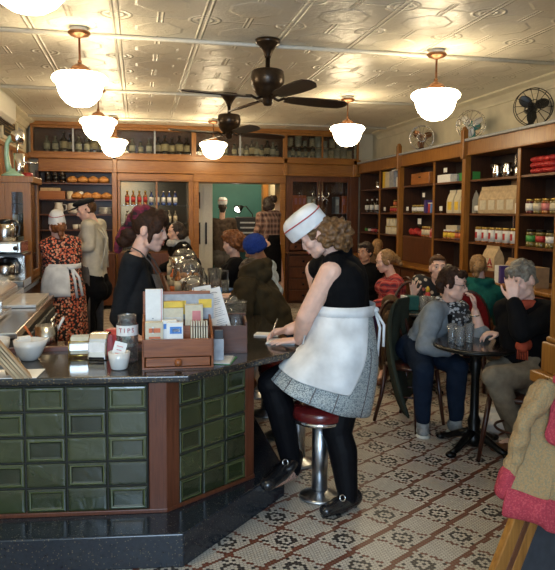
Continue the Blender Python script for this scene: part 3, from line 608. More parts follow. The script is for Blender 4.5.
rowg('tea_tin', me, (9.98, 9.35), 0, 0, 6, 1.26, '%s cream tin from the left in the lower layer, second bay', 'tin', 'cream tins lower layer'); rowg('tea_tin', me, (9.95, 9.38), 0, 0, 5, 1.3885, '%s cream tin from the left in the upper layer, second bay', 'tin', 'cream tins upper layer')
rowg('jar', jar_me(.04, .12, 'olive_fill', 'cream', 'steel'), (9.95, 9.35), 0, 0, 5, .88, '%s pale jar on the ledge of the second bay, from the left', 'jar', 'jars on the far ledge', X=3.8); tagcard(9.62, .88, 'white price card before the jars on the far ledge', X=3.7)
# --- third bay
t = T('wooden_crate', 'small orange brown wooden crate on the top shelf of the third bay', 'crate', (4.02, 8.58, 2.0015)); MB().bx(-.13, .13, -.3, .3, 0, .16).build('body', 'crate', t, bevel=.008); MB().bx(-.137, -.13, -.03, .03, .09, .11).build('handle', 'iron', t)
tag(MB().tube([(4.0, 8.3, 2.176), (4.02, 8.8, 2.176)], .01, 8).build('rolling_stick', 'walnut'), 'thin dark stick lying over the wooden crate', 'stick')
rowg('mustard_jar', jar_me(.036, .115, 'olive_fill', 'paper', 'lid'), (8.98, 8.62), 0, 0, 5, 1.6, '%s gold lidded jar from the left, middle shelf of the third bay', 'jar', 'gold lidded jars')
tagcard(9.07, 1.6, 'white price card at the left end of the third bay'); 
put('tall_box', box_me(.1, .06, .18, 'purple'), (4.0, 8.52, 1.6), 'purple upright box right of the gold lidded jars', 'box')
for i, m in enumerate(('red', 'blue', 'red', 'orange')): put('tin', can_me(.036, .14, m, 'paper'), (4.0, 8.44-i*.075, 1.6), ['red tin next to the purple box', 'blue tin among the red ones', 'red tin right of the blue tin', 'orange tin at the divider'][i]+' in the third bay', 'tin', 'coloured tins in the third bay')
tagcard(8.52, 1.79, 'white tilted price card above the purple box', w=.08)
b = MB()
for i in range(9): b.ell((4.0+random.uniform(-.04, .04), 9.05-i*.045, 1.32+random.uniform(-.02, .02)), (.05, .06, .045))
tag(solid('gift_bag', b, 'red', .012, smooth=2, disp=.012, dscale=25), 'crumpled bright red cellophane package on the shelf above the roll front', 'package')
rowg('spice_jar', jar_me(.04, .15, 'amber', 'cream', 'lid'), (8.62, 8.44), 0, 0, 3, 1.26, '%s amber jar from the left beside the red package', 'jar', 'amber jars by the red package'); put('candy_bag', bag_me(.12, .09, .15, 'pink', 'red'), (4.0, 8.3, 1.26), 'pink sweet bag right of the amber jars', 'bag'); tagcard(8.66, 1.41, 'white price card standing above the amber jars', X=3.94, w=.12, h=.08)
# --- fourth bay
put('flat_box', box_me(.2, .36, .1, 'paper'), (4.02, 7.9, 2.0), 'flat white box on the top shelf of the fourth bay', 'box'); put('flat_box', box_me(.2, .16, .085, 'grey'), (4.02, 7.62, 2.0), 'flat blue grey box beside the white one', 'box'); tagcard(7.92, 2.1, 'white price card on top of the flat white box', X=3.95, w=.1)
rowg('green_tin', box_me(.1, .07, .1, 'green'), (7.53, 7.24), 0, 0, 5, 2.0, '%s bright green tin from the left on the top shelf of the fourth bay', 'tin', 'bright green tins')
rowg('soup_bag', bag_me(.15, .1, .29, 'cream', 'yellow'), (7.78, 7.28), 0, 0, 4, 1.6, '%s cream and yellow mix bag from the left in the fourth bay', 'bag', 'cream and yellow bags', jit=.01); tagcard(7.98, 1.6, 'white price card left of the cream and yellow bags')
put('carton', box_me(.14, .3, .18, 'cream'), (4.08, 7.83, 1.26), 'cream carton behind the small yellow jars', 'box')
rowg('honey_jar', jar_me(.036, .125, 'amber', 'yellow', 'paper'), (7.88, 7.66), 0, 0, 3, 1.26, '%s yellow labelled jar in front of the cream carton', 'jar', 'yellow labelled jars', X=3.96); rowg('honey_jar', jar_me(.036, .125, 'jam', 'orange', 'lid'), (7.56, 7.28), 0, 0, 4, 1.26, '%s orange labelled dark jar right of the cream carton', 'jar', 'orange labelled jars', X=3.96)
rowg('small_box', box_me(.08, .07, .08, 'cream', 'ink'), (7.9, 7.5), 0, 0, 4, .88, '%s small cream box on the ledge behind the man in the dark shirt', 'box', 'small boxes on the ledge', X=3.8); tagcard(7.75, .98, 'white price card above the small boxes on the ledge', X=3.8)
# --- fifth bay
def creamer(loc, label, r=.055, h=.16):
    t = T('metal_creamer', label, 'jug', (loc[0], loc[1], loc[2]+.0015), 'metal creamers'); MB().lathe([(r*.9, 0), (r, .01), (r, h*.5), (r*.75, h*.8), (r*.85, h), (r*.8, h), (r*.7, h*.8)], n=18).build('body', 'chrome', t); MB().tube([(0, r*.8, h*.85), (0, r*1.6, h*.8), (0, r*1.6, h*.35), (0, r*.95, h*.25)], .007, 6).build('handle', 'chrome', t)
creamer((4.0, 6.74, 2.0), 'shiny metal creamer leftmost on the top shelf of the coffee bag bay'); creamer((4.0, 6.52, 2.0), 'shiny metal creamer in the middle of the top shelf above the coffee bags'); creamer((4.0, 6.3, 2.0), 'shiny metal creamer at the right end above the coffee bags', .05, .1)
b = MB().lathe([(.05, 0), (.04, .01), (.015, .03), (.015, .05), (.11, .1), (.13, .16), (.125, .16), (.1, .1), (.001, .06)], n=20); tag(b.build('glass_compote', 'glass', loc=(4.12, 6.85, 2.0015)), 'clear footed glass bowl behind the metal creamers', 'bowl')
b = MB().lathe([(.06, 0), (.1, .05), (.12, .11), (.115, .11), (.09, .05), (.001, .012)], n=20); tag(b.build('metal_bowl', 'chrome', loc=(4.13, 6.4, 2.0015)), 'shiny metal bowl behind the creamers', 'bowl')
rowg('coffee_bag', bag_me(.155, .11, .30, 'kraft2', 'cream'), (6.92, 6.36), 0, 0, 4, 1.6, '%s kraft coffee bag from the left above the jars of the fifth bay', 'coffee bag', 'kraft coffee bags', X=3.98, rz=.25); tagcard(7.06, 1.6, 'white price card left of the kraft coffee bags'); put('coffee_bag', bag_me(.17, .11, .36, 'kraft', 'kraft2'), (4.12, 6.55, 1.6), 'taller brown paper bag standing behind the kraft coffee bags', 'coffee bag'); put('small_box', box_me(.08, .07, .11, 'paper'), (3.98, 6.23, 1.6), 'small white carton at the right end of the coffee bags', 'box')
me = jar_me(.05, .175, 'amber', 'paper', 'lid', .1, .82)
b = MB(); b.lathe([(.049, 0), (.05, .02)], n=16, mi=0); b.lathe([(.0505, .02), (.0505, .15)], n=16, mi=1); b.lathe([(.05, .15), (.045, .158)], n=16); b.lathe([(.048, .156), (.048, .178), (.044, .18)], n=16, mi=2)
b.lathe([(.0515, .05), (.0515, .12)], n=10, mi=3, a0=PI*.8, a1=PI*1.15); me = b.mesh('jar', ['amber', 'paper', 'lid', 'red'])
rowg('sauce_jar', me, (7.02, 6.28), 0, 0, 6, 1.26, '%s tall cream jar with red print from the left, under the coffee bags', 'jar', 'cream jars with red print', X=3.96)
t = T('carry_bag', 'brown paper bag with red print standing on the ledge', 'bag', (3.79, 6.42, .983)); put_me = bag_me(.26, .12, .26, 'kraft2', 'cream'); o = bpy.data.objects.new('bag', put_me); C.objects.link(o); o.parent = t
b = MB()
for k in (-.05, .05):
    for a in (-1, 1): b.tube([(-.066, k+a*.035, .06), (-.066, k, .13)], .008, 6)
    b.tube([(-.066, k-.02, .085), (-.066, k+.02, .085)], .006, 6)
b.bx(-.067, -.062, -.1, .1, .035, .05); b.build('red_print', 'red', t)
put('display_box', box_me(.2, .42, .1, 'walnut'), (3.79, 6.44, .88), 'low dark display box under the brown paper bag on the ledge', 'box')
put('carry_bag', bag_me(.16, .12, .25, 'kraft', 'red'), (3.85, 6.13, .88), 'darker brown bag right of the bag with red print', 'bag')
for i in range(3): put('leaflet_box', box_me(.12, .035, .18, ('paper', 'paper', 'purple')[i]), (3.72, 6.14-i*.04, .88), ['left upright white booklet on the ledge', 'middle upright white booklet on the ledge', 'dark navy upright booklet on the ledge'][i]+' by the brown bags', 'booklet', 'upright booklets')
# --- sixth bay
for k in range(3):
    b = MB()
    for i in range(5): b.ell((4.0, 6.0-i*.075, 2.035+k*.058), (.07, .055, .032))
    tag(solid('snack_packet', b, 'red', .014, smooth=2, disp=.008, dscale=30), ['bottom red snack packet of the stack on the top shelf', 'middle red snack packet of the stack on the top shelf', 'topmost red snack packet of the stack on the top shelf'][k], 'packet', 'red packets')
for k in range(3):
    b = MB()
    for i in range(4): b.ell((4.0, 5.57-i*.075, 2.035+k*.064), (.07, .055, .035))
    tag(solid('snack_packet', b, 'black', .014, smooth=2, disp=.008, dscale=30), ['bottom black snack packet right of the red stack', 'middle black snack packet right of the red stack', 'topmost black snack packet right of the red stack'][k], 'packet', 'black packets')
for i in range(5): put('relish_jar', jar_me(.05, .15, ('jam', 'olive_fill', 'amber', 'olive_fill', 'amber')[i], ('paper', 'cream', 'pink', 'cream', 'paper')[i], 'lid'), (3.97, 6.03-i*.135, 1.6), '%s squat jar from the left on the middle shelf next to the near pillar' % ORD[i], 'jar', 'squat relish jars')
for i in range(4): put('pickle_jar', jar_me(.055, .18, 'olive_fill', ('green', 'red', 'paper', 'paper')[i], 'iron', .3, .65), (3.96, 5.98-i*.165, 1.26), ['pickle jar with green label', 'pickle jar with red label', 'pickle jar with white label', 'last pickle jar beside the pillar'][i]+' on the low shelf', 'jar', 'pickle jars')
tagcard(5.52, 1.44, 'white price card on the pickle jars', X=3.93); put('snack_box', box_me(.15, .36, .2, 'kraft', 'orange'), (3.8, 5.72, .88), 'brown and orange box on the ledge behind the grey haired man', 'box')
# ------------------------------------------------------------------ back wall: bottles in the cupboards
bl = [bottle_me(.055, .30, 'bottleglass', 'tan_label', 'bottleglass', .35), bottle_me(.065, .33, 'bottleglass', 'tan_label', 'bottleglass', .3), bottle_me(.05, .27, 'greybottle', 'cream', 'greybottle', .4), bottle_me(.042, .22, 'greybottle', 'tan_label', 'bottleglass', .4)]
jl = [can_me(.062, .19, 'jarglass', 'tan_label'), can_me(.05, .16, 'tan_label', 'jarglass'), can_me(.038, .13, 'jarglass', 'bronze')]
def cup(x0, x1, n, kinds, label, group, z=2.545, y=FB+.12):
    for i in range(n):
        k = kinds[i % len(kinds)]; put('old_bottle' if k in bl else 'old_jar', k, (x0+(x1-x0)*i/(n-1)+random.uniform(-.012, .012), y+random.uniform(-.02, .03), z), label % ORD[i], 'bottle' if k in bl else 'jar', group)
cup(-1.42, -.55, 8, [bl[2], bl[2], bl[1], bl[0]], '%s old bottle from the left in the cupboard above the loaves', 'bottles above the loaves')
cup(-.2, .2, 4, [bl[3], bl[2]], '%s pale bottle from the left in the cupboard above the mirror cabinet', 'pale bottles above the mirror cabinet')
cup(.35, .85, 5, [bl[0], bl[1]], '%s dark bottle from the left in the cupboard above the mirror cabinet', 'dark bottles above the mirror cabinet')
cup(1.08, 1.65, 5, [bl[3], bl[2]], '%s small bottle from the left in the cupboard over the doorway', 'bottles left over the doorway')
cup(1.78, 2.42, 8, [bl[2], bl[3], bl[0]], '%s bottle from the left in the right half of the cupboard over the doorway', 'bottles right over the doorway')
cup(2.62, 3.05, 8, [jl[2], bl[3]], '%s little jar from the left on the bottom of the pale jar cupboard', 'little jars in the right cupboard', y=FB+.09)
cup(3.16, 3.74, 6, [jl[0], jl[0], jl[1]], '%s big pale jar from the left on the bottom of the right cupboard', 'big pale jars', y=FB+.1)
cup(2.66, 3.68, 9, [jl[1], jl[0], jl[2]], '%s pale jar from the left on the upper board of the right cupboard', 'jars on the upper board', z=2.744, y=FB+.14)
# loaves and crockery
def bread(loc, label):
    b = MB()
    for i, (dx, dz, r) in enumerate(((-.045, .05, .05), (.045, .05, .05), (0, .062, .066), (0, .035, .07))): b.ell((loc[0]+dx, loc[1], loc[2]+dz), (r, .09, min(r, dz)))
    tag(solid('bread_loaf', b, 'bread', .012, smooth=4), label, 'bread', 'bread loaves')
for k, (z, y) in enumerate(((2.05, FB+.11), (1.785, FB+.11))):
    for i in range(4): bread((-1.04+i*.168+k*.07*(1 if i < 2 else .6), y, z), '%s round golden loaf from the left on the %s bread shelf' % (ORD[i], ('upper', 'lower')[k]))
for i in range(3): put('dark_jar', jar_me(.05, .17, 'bottleglass', 'black', 'steel'), (-1.42+i*.115, FB+.1, 2.05), '%s black jar with steel lid from the left, beside the upper loaves' % ORD[i], 'jar', 'black steel lidded jars')
put('bread_crate', box_me(.42, .18, .13, 'crate'), (-1.36, FB+.12, 1.785), 'reddish wooden crate on the lower bread shelf', 'crate'); put('paper_bundle', box_me(.3, .16, .05, 'kraft2'), (-1.38, FB+.12, 1.9165), 'tan paper bundle lying on the reddish crate', 'paper'); put('canister', can_me(.05, .13, 'cream', 'cream'), (-1.08, FB+.1, 1.785), 'cream canister right of the reddish crate', 'canister'); put('canister', can_me(.05, .14, 'paper', 'steel'), (-.92, FB+.17, 1.785), 'white canister behind the lower loaves', 'canister')
def pitcher(loc, label, m='white'):
    t = T('pitcher', label, 'pitcher', (loc[0], loc[1], loc[2]+.0015)); MB().lathe([(.05, 0), (.075, .02), (.08, .08), (.06, .15), (.068, .19), (.06, .19), (.052, .15)], n=20).build('body', m, t); MB().tube([(.06, 0, .16), (.12, 0, .15), (.12, 0, .07), (.07, 0, .05)], .009, 8).build('handle', m, t)
pitcher((-1.26, FB+.1, 1.54), 'white china pitcher on the crockery shelf'); pitcher((-.86, FB+.2, 1.54), 'white china pitcher hidden behind the cap of the man', 'white')
b = MB().lathe([(.07, 0), (.1, .03), (.105, .12), (.095, .18), (.085, .18), (.09, .12), (.001, .02)], n=22); tag(b.build('crock', 'white', loc=(-1.02, FB+.12, 1.5415)), 'big cream crock next to the white pitcher', 'crock')
me = MB().lathe([(.06, 0), (.11, .015), (.115, .022), (.001, .012)], n=22).mesh('plate', 'white')
for i in range(5): put('plate', me, (-.52, FB+.13, 1.54+i*.0235), '%s plate from the bottom of the stack right of the flat cap' % ORD[i], 'plate', 'stacked white plates')
me = MB().lathe([(.03, 0), (.042, .02), (.048, .085), (.043, .085), (.036, .02), (.001, .01)], n=18).mesh('cup', 'white')
for i, x in enumerate((-1.22, -1.0, -.9, -.56)): put('cup', me, (x, FB+.1, 1.285), ['white cup at the left end of the cup shelf', 'white cup beside the woman in the floral dress', 'white cup beside the man in the flat cap', 'white cup right of the man in the flat cap'][i], 'cup', 'white cups')
# bottles of the mirrored cabinet
me1, me2, me3 = bottle_me(.035, .24, 'blueglass', 'paper', 'steel', .35), bottle_me(.035, .24, 'amber', 'red', 'lid', .35), bottle_me(.034, .21, 'greybottle', 'cream', 'steel', .4)
for i in range(9): put('syrup_bottle', me2 if i < 4 else me1, (-.16+i*.1, FB+.13, 1.7005), '%s bottle from the left on the upper glass shelf of the mirrored cabinet' % ORD[i], 'bottle', 'amber bottles on glass shelf' if i < 4 else 'blue bottles on glass shelf')
for i in range(9): put('syrup_bottle', me3, (-.16+i*.1, FB+.13, 1.4005), '%s bottle from the left on the lower glass shelf of the mirrored cabinet' % ORD[i], 'bottle', 'clear bottles on glass shelf')
# binders
def binder(x, m, label, h=.32):
    t = T('ring_binder', label, 'binder', (x, FB+.12, 1.575), 'binders behind glass'); MB().bx(-.036, .036, -.1, .12, 0, h).build('cover', m, t); MB().bx(-.024, .024, -.102, -.1, h*.5, h*.85).build('spine_label', 'paper' if m != 'orange' else 'pink', t)
for i in range(4): binder(2.66+i*.077, 'orange', '%s red binder from the left behind the left glass door' % ORD[i])
for i in range(2): binder(2.98+i*.08, 'cream', ['cream binder right of the red ones behind the left glass door', 'second cream binder behind the left glass door'][i], .3)
for i in range(2): binder(3.62+i*.08, 'orange', ['left red binder behind the right glass door', 'right red binder behind the right glass door'][i])
binder(3.5, 'grey', 'grey binder beside the red ones behind the right glass door', .3)
# ------------------------------------------------------------------ old fans on top of the shelves
def desk_fan(loc, label, m, R, rz, cage=True):
    t = T('desk_fan', label, 'fan', loc, None, rz)          # faces local -y
    MB().lathe([(R*.55, 0), (R*.58, .015), (R*.4, .035), (.03, .06), (.022, R*.95)], n=20).build('base', m, t)
    MB().lathe([(.001, .14), (.05, .12), (.06, .05), (.06, -.02), (.03, -.05), (.02, -.07)], (0, 0, R*1.15), 18, axis=(0, 1, 0)).build('motor', m, t)
    b = MB()
    for k in range(3):
        a = k*2*PI/3+.4; c = V((math.cos(a)*R*.5, -.075, R*1.15+math.sin(a)*R*.5)); ax = V((math.cos(a), 0, math.sin(a))); tg = V((-math.sin(a), .35, math.cos(a))).normalized()
        b.ell(c, (R*.4, R*.3, .006), (ax, tg, ax.cross(tg)), n=14)
    b.build('blade', m if m != 'turq' else 'plastic', t)
    b = MB(); r = .0035
    for yy, rr in ((-.04, R), (-.12, R), (-.14, R*.35)): b.torus((0, yy, R*1.15), rr, r*1.3, 28, 6, (0, 1, 0))
    for k in range(14):
        a = k*PI/7; x, z = math.cos(a), math.sin(a); b.tube([(x*R*.1, -.145, R*1.15+z*R*.1), (x*R*.35, -.14, R*1.15+z*R*.35), (x*R, -.12, R*1.15+z*R), (x*R, -.04, R*1.15+z*R)], r, 5)
    b.build('wire_guard', 'steel' if m != 'black' else 'iron', t); return t
desk_fan((4.06, 8.9, 2.485), 'bronze antique electric fan on the shelf top, half behind the lamp', 'bronze', .17, -.5); desk_fan((4.06, 7.42, 2.4865), 'turquoise vintage electric fan standing on the shelf top', 'turq', .17, -.9); desk_fan((4.06, 6.22, 2.485), 'black antique electric fan with wire guard at the right end of the shelf top', 'black', .19, -.35)
# ------------------------------------------------------------------ staff side, left
t = T('back_counter', 'dark wood work counter along the left wall under the glass cabinet', 'counter', (XL+.005, 5.75, 0)); MB().bx(0, .78, 0, 2.5, .89, .93).build('worktop', 'granite', t, bevel=.006); MB().bx(.02, .74, .02, 2.48, 0, .89).build('base', 'walnut', t)
t = T('glass_cabinet', 'oak cabinet with glass door and glass side standing on the left counter', 'cabinet', (-1.40, 6.6, .932)); w, dp, h = .41, .5, .99
MB().bx(0, w, 0, dp, 0, .03).bx(0, w, 0, dp, h-.03, h).bx(0, .02, 0, dp, 0, h).bx(0, w, dp-.02, dp, 0, h).bx(-.02, w+.03, -.03, dp+.03, h-.06, h).bx(w-.04, w, .001, .04, .03, h-.06).bx(w-.04, w, dp-.05, dp-.02, .03, h-.06).bx(w-.03, w-.001, .04, dp-.05, .03, .08).build('carcass', 'oak', t, bevel=.004)
d = MB().bx(.18, .24, -.02, .0, 0, h-.06).bx(w-.07, w, -.02, 0, 0, h-.06).bx(.24, w-.07, -.018, 0, h-.15, h-.06).bx(.24, w-.07, -.018, 0, 0, .1).build('cabinet_door', 'oak', t); MB().bx(.24, w-.07, -.012, -.008, .1, h-.15).build('door_pane', 'pane', d)
MB().bx(0, .178, -.019, 0, 0, h-.062).build('front_panel', 'oak', t); MB().bx(w-.02, w-.016, .04, dp-.05, .08, h-.06).build('side_pane', 'pane', t)
for z in (.3, .52, .72): MB().bx(.02, w-.04, .02, dp-.03, z, z+.012).build('shelf', 'glass', t)
gm = MB().lathe([(.025, 0), (.028, .005), (.034, .1), (.032, .1), (.025, .01), (.001, .008)], n=14).mesh('tumbler', 'glass'); wm = MB().lathe([(.03, 0), (.036, .02), (.038, .09), (.034, .09), (.001, .012)], n=14).mesh('mug', 'white')
for k, z in enumerate((.3135, .5335)):
    for i in range(4): put('mug' if (i+k) % 2 else 'tumbler', wm if (i+k) % 2 else gm, (-1.17+.06*(i % 2), 6.69+.1*i, .932+z), '%s cup from the front on the %s shelf inside the oak glass cabinet' % (ORD[i], ('lower', 'upper')[k]), 'cup', 'cups in the glass cabinet')
# milkshake mixer on the cabinet
t = T('drink_mixer', 'mint green milkshake mixer with chrome cup on top of the glass cabinet', 'mixer', (-1.14, 6.72, 1.9235))
MB().lathe([(.105, 0), (.108, .012), (.085, .028), (.05, .045), (.034, .075)], (-.03, 0, 0), 24).tube([(-.055, 0, .04), (-.075, 0, .12), (-.082, 0, .22), (-.075, 0, .31), (-.045, 0, .37), (.0, 0, .385)], [.034, .026, .022, .022, .025, .026], 12).build('stand', 'mint', t)
MB().lathe([(.05, .32), (.06, .34), (.062, .4), (.05, .43), (.001, .445)], (.02, 0, 0), 18).build('motor_head', 'chrome', t); MB().tube([(.02, 0, .33), (.02, 0, .2)], .008, 8).build('spindle', 'chrome', t)
MB().lathe([(.042, .04), (.045, .05), (.055, .22), (.051, .22), (.04, .05)], (.03, 0, 0), 20).build('mixing_cup', 'chrome', t); MB().tube([(.08, 0, .14), (.2, .02, .13)], .010, 8).build('lever', 'chrome', t)
tag(MB().lathe([(.05, 0), (.055, .01), (.05, .05), (.001, .055)], n=16).build('red_tin', 'red', loc=(-1.07, 6.95, 1.9235)), 'small red tin on the glass cabinet behind the mixer', 'tin')
# coffee brewer with thermos pots
t = T('coffee_brewer', 'stainless coffee brewer with two level warming shelves at the left', 'coffee machine', (-1.45, 5.85, .9315))
MB().bx(0, .48, .02, .4, .3, .4).bx(.02, .46, .0, .02, .31, .39).build('upper_warmer', 'steel', t, bevel=.008); MB().bx(0, .5, 0, .4, 0, .07).build('base', 'steel', t, bevel=.008); MB().bx(0, .46, .3, .38, .07, .3).build('column', 'steel', t); MB().bx(0, .5, -.01, .42, .275, .295).build('tray', 'iron', t)
for i in range(2): MB().lathe([(.02, 0), (.02, .02), (.001, .024)], (.44+.0*i, .0, .345), 10, axis=(0, -1, 0)).build('switch', 'black', t) if i == 0 else None
def thermos(loc, label, first=[None]):
    if first[0]: return dup(first[0], loc, label)
    t = T('coffee_pot', label, 'coffee pot', loc, 'steel coffee pots'); first[0] = t
    MB().lathe([(.075, 0), (.082, .01), (.085, .1), (.07, .14), (.045, .155)], n=24).build('body', 'steel', t); MB().lathe([(.048, .15), (.05, .17), (.045, .185), (.001, .19)], n=20).build('lid', 'black', t)
    MB().tube([(.04, 0, .175), (.09, 0, .17), (.12, 0, .12), (.11, 0, .05), (.08, 0, .04)], .011, 8).build('handle', 'black', t); MB().lathe([(.02, 0), (.012, .03)], (-.05, 0, .15), 8, axis=(-1, 0, .5)).build('spout', 'black', t); return t
thermos((-1.12, 6.02, 1.3335), 'steel coffee pot with black lid, right one on the brewer top'); thermos((-1.32, 6.0, 1.3335), 'steel coffee pot with black lid, left one on the brewer top'); thermos((-1.12, 5.99, 1.0035), 'steel coffee pot with black lid on the lower warmer of the brewer')
# sandwich prep table
t = T('prep_table', 'stainless steel sandwich prep table with open lids behind the counter', 'prep table', (XL+.01, 3.85, 0)); X1 = 1.04
MB().bx(0, X1, 0, 1.7, .12, .88).build('cabinet', 'steam', t); MB().bx(0, X1+.01, 0, 1.7, .86, .91).build('work_rail', 'steel', t, bevel=.006)
for i in range(3): d = MB().bx(X1, X1+.02, .05+i*.55, .55+i*.55, .2, .82).build('cabinet_door', 'steam', t, bevel=.006); MB().tube([(X1+.04, .12+i*.55, .77), (X1+.04, .48+i*.55, .77)], .012, 8).build('handle', 'steel', d)
lid = lambda nm, y0, y1, x0, x1, z0, z1: MB().add([(x0, y0, z0), (x1, y0, z1), (x1, y1, z1), (x0, y1, z0), (x0, y0, z0+.025), (x1, y0, z1+.025), (x1, y1, z1+.025), (x0, y1, z0+.025)], [(0, 3, 2, 1), (4, 5, 6, 7), (0, 1, 5, 4), (1, 2, 6, 5), (2, 3, 7, 6), (3, 0, 4, 7)]).build(nm, 'steel', t, bevel=.006)
lid('raised_lid', .85, 1.65, .35, .78, 1.28, .98); lid('raised_lid', .1, .8, .3, .8, 1.02, .94)
MB().bx(.3, .82, .82, 1.68, .91, .98).bx(.3, .85, .06, .8, .91, .935).build('pan_housing', 'steel', t, bevel=.005); MB().tube([(.87, .05, .93), (.87, .82, .93)], .012, 8).build('rail', 'steel', t)
tag(MB().bx(-.12, .12, -.34, .34, 0, .022).build('cutting_board', 'white', bevel=.004, loc=(-.825, 5.16, .9125)), 'white cutting board on the edge of the steel prep table', 'cutting board')
for i, (m, dx, dz) in enumerate((('steel', .01, .17), ('orange', -.02, .15), ('white', .02, .19))):
    p = V((-.54+dx, 3.95+i*.02, .78)); tag(MB().tube([p, p+V((dx*2.4, 0, dz*.55)), p+V((dx*4.5, 0, dz))], [.006, .006, .009], 8).build('utensil', m), ['steel spoon standing in the caddy behind the bowl', 'orange handled utensil in the caddy behind the bowl', 'white spatula in the caddy behind the bowl'][i], 'utensil', 'utensils behind the bowl')
tag(MB().lathe([(.05, 0), (.06, .01), (.065, .16), (.06, .16), (.05, .01), (.001, .008)], n=18).build('utensil_caddy', 'steel', loc=(-.525, 3.96, .7695)), 'steel utensil caddy behind the counter edge', 'caddy')
t = T('under_counter_shelf', 'dark shelf behind the counter edge carrying the utensil caddy', 'shelf', (-.60, 3.76, 0)); MB().bx(0, .5, 0, .35, .74, .768).build('board', 'darkwood', t); MB().bx(0, .03, 0, .35, 0, .74).build('support', 'darkwood', t); MB().bx(.47, .5, 0, .35, 0, .74).build('support', 'darkwood', t)
# ------------------------------------------------------------------ on the counter
c0 = CT+.0012
def thing1(b, name, mats, label, cat, loc, group=None, rz=0, **k):
    o = b.build(name, mats, loc=loc, **k); o.rotation_euler = (0, 0, rz); return tag(o, label, cat, group)
thing1(MB().bx(-.15, .15, -.085, .085, 0, .003), 'paper_sheet', 'paper', 'white paper sheet under the leaning kraft bags', 'paper', (-.60, 3.20, c0), rz=-.1)
def leaning_bag(x, k):
    b = MB(); w, hh, dx = .12, .2, -.15; o = .009
    pts = [(0, 0), (dx, hh), (dx-o, hh-.002), (-o*1.6, 0)]; b.loft([[(px_, y, pz) for px_, pz in pts] for y in (-w/2, w/2)], cap=True, smooth=False)
    b.bx(dx*.2-.012, dx*.2, -w*.4, w*.4, hh*.08, hh*.1, 0)
    return thing1(b, 'paper_bag', 'kraft2' if k % 2 else 'kraft', ['outermost folded kraft bag leaning at the left counter end', 'second folded kraft bag of the leaning stack', 'third folded kraft bag of the leaning stack', 'fourth folded kraft bag of the leaning stack', 'innermost folded kraft bag of the leaning stack'][k], 'paper bag', (x, 3.15, c0+.0035), 'leaning kraft bags', rz=.25)
for k in range(5): leaning_bag(-.49-k*.017, k)
def pour_bowl(loc, label, rz):
    b = MB(); n = 32; R = []
    for r, z in [(.04, 0), (.045, .006), (.062, .03), (.074, .07), (.078, .105), (.073, .105), (.068, .07), (.055, .03), (.02, .012), (.002, .012)]:
        ring = []
        for i in range(n):
            a = 2*PI*i/n; k = math.exp(-(min(a, 2*PI-a)/.3)**2)*max(0, (z-.05)/.055) if r > .06 else 0
            ring.append(((r+.022*k)*math.cos(a), (r+.022*k)*math.sin(a), z+.008*k))
        R.append(ring)
    b.loft(R, cap=True); return thing1(b, 'mixing_bowl', 'white', label, 'bowl', loc, 'white pouring bowls', rz)
pour_bowl((-.55, 3.50, c0), 'white ceramic bowl with spout behind the kraft bags', .15); pour_bowl((-.73, 3.56, c0), 'white ceramic bowl half hidden at the left picture edge', 2)
b = MB(); b.bx(-.03, .03, -.012, .012, 0, .07).bx(-.045, .015, -.02, .004, .01, .06); thing1(b, 'sugar_packets', 'paper', 'white paper packets standing in the spouted bowl', 'packet', (-.575, 3.50, c0+.053), rz=.6)
# wire rack of cards
t = T('card_rack', 'gold wire rack of small cards left of the napkin dispensers', 'rack', (-.30, 3.53, c0)); b = MB()
for z in (.012, .05, .085): b.tube([(-.055, -.03, z), (.055, -.03, z), (.055, .06, z), (-.055, .06, z)], .003, 6, closed=True)
for x in (-.055, .055):
    for y in (-.03, .06): b.tube([(x, y, 0), (x, y, .088)], .003, 6)
b.build('wire_frame', 'lid', t)
for i in range(5): MB().box((0, -.012+i*.016, .062), (.095, .003, .09), rot=Matrix.Rotation(-.25, 3, 'X')).build('card', ('cream', 'tan_label')[i % 2], t)
MB().bx(-.05, .05, -.036, -.032, .04, .075).build('front_plate', 'steel', t)
# napkin dispensers
def dispenser(loc, label, m, rz, front=True):
    t = T('napkin_dispenser', label, 'napkin dispenser', loc, None, rz)
    b = MB(); pr = [(-.065, 0), (.065, 0), (.055, .12), (.04, .135), (-.02, .135), (-.045, .11)]; b.loft([[(x, y, z) for y, z in pr] for x in (-.05, .05)], cap=True, smooth=False); b.build('body', m, t, bevel=.008)
    if front: MB().box((0, -.058, .068), (.085, .006, .05), rot=Matrix.Rotation(-.18, 3, 'X')).build('napkin', 'paper', t); MB().bx(-.04, .04, -.068, -.062, .008, .018).build('name_strip', 'iron', t)
dispenser((-.195, 3.475, c0), 'chrome napkin dispenser beside the tip jar', 'chrome', -.25); dispenser((-.12, 3.57, c0), 'red napkin dispenser behind the chrome one', 'red', -.35, False)
# tip jar
t = T('tip_jar', 'glass tip jar with white label and red lettering, full of bills', 'jar', (-.055, 3.375, c0))
prof = [(.048, 0), (.054, .008), (.055, .185), (.052, .197), (.043, .203), (.046, .203), (.046, .24), (.043, .24), (.043, .205), (.04, .2), (.046, .19), (.051, .168), (.050, .01), (.001, .008)]
MB().lathe(prof, n=28).build('jar_glass', 'glass', t)
lb = MB().lathe([(.0565, .14), (.0555, .192)], n=14, a0=PI*1.1, a1=PI*1.95).build('label', 'paper', t)
for i, ch in enumerate('TIPS'):
    a = PI*1.5-.0+(-.6+i*.37); R = Matrix.Rotation(a+PI/2, 3, 'Z') @ Matrix.Rotation(PI/2, 3, 'X'); text(None, ch, .032, 'red', (.0572*math.cos(a), .0572*math.sin(a), .167), rot=R, parent=lb, name='letter')
b = MB()
for i in range(18): b.ell((random.uniform(-.026, .026), random.uniform(-.03, .02), .03+i*.0075), (.02, .016, .008), frame((random.uniform(-1, 1), random.uniform(-1, 1), 1.2)))
M['bills'] = mat('grey_green_bills', (.42, .48, .42), .6, 0, .3, 50)
solid('dollar_bills', b, 'bills', .006, t, False, 2, .006, 60)
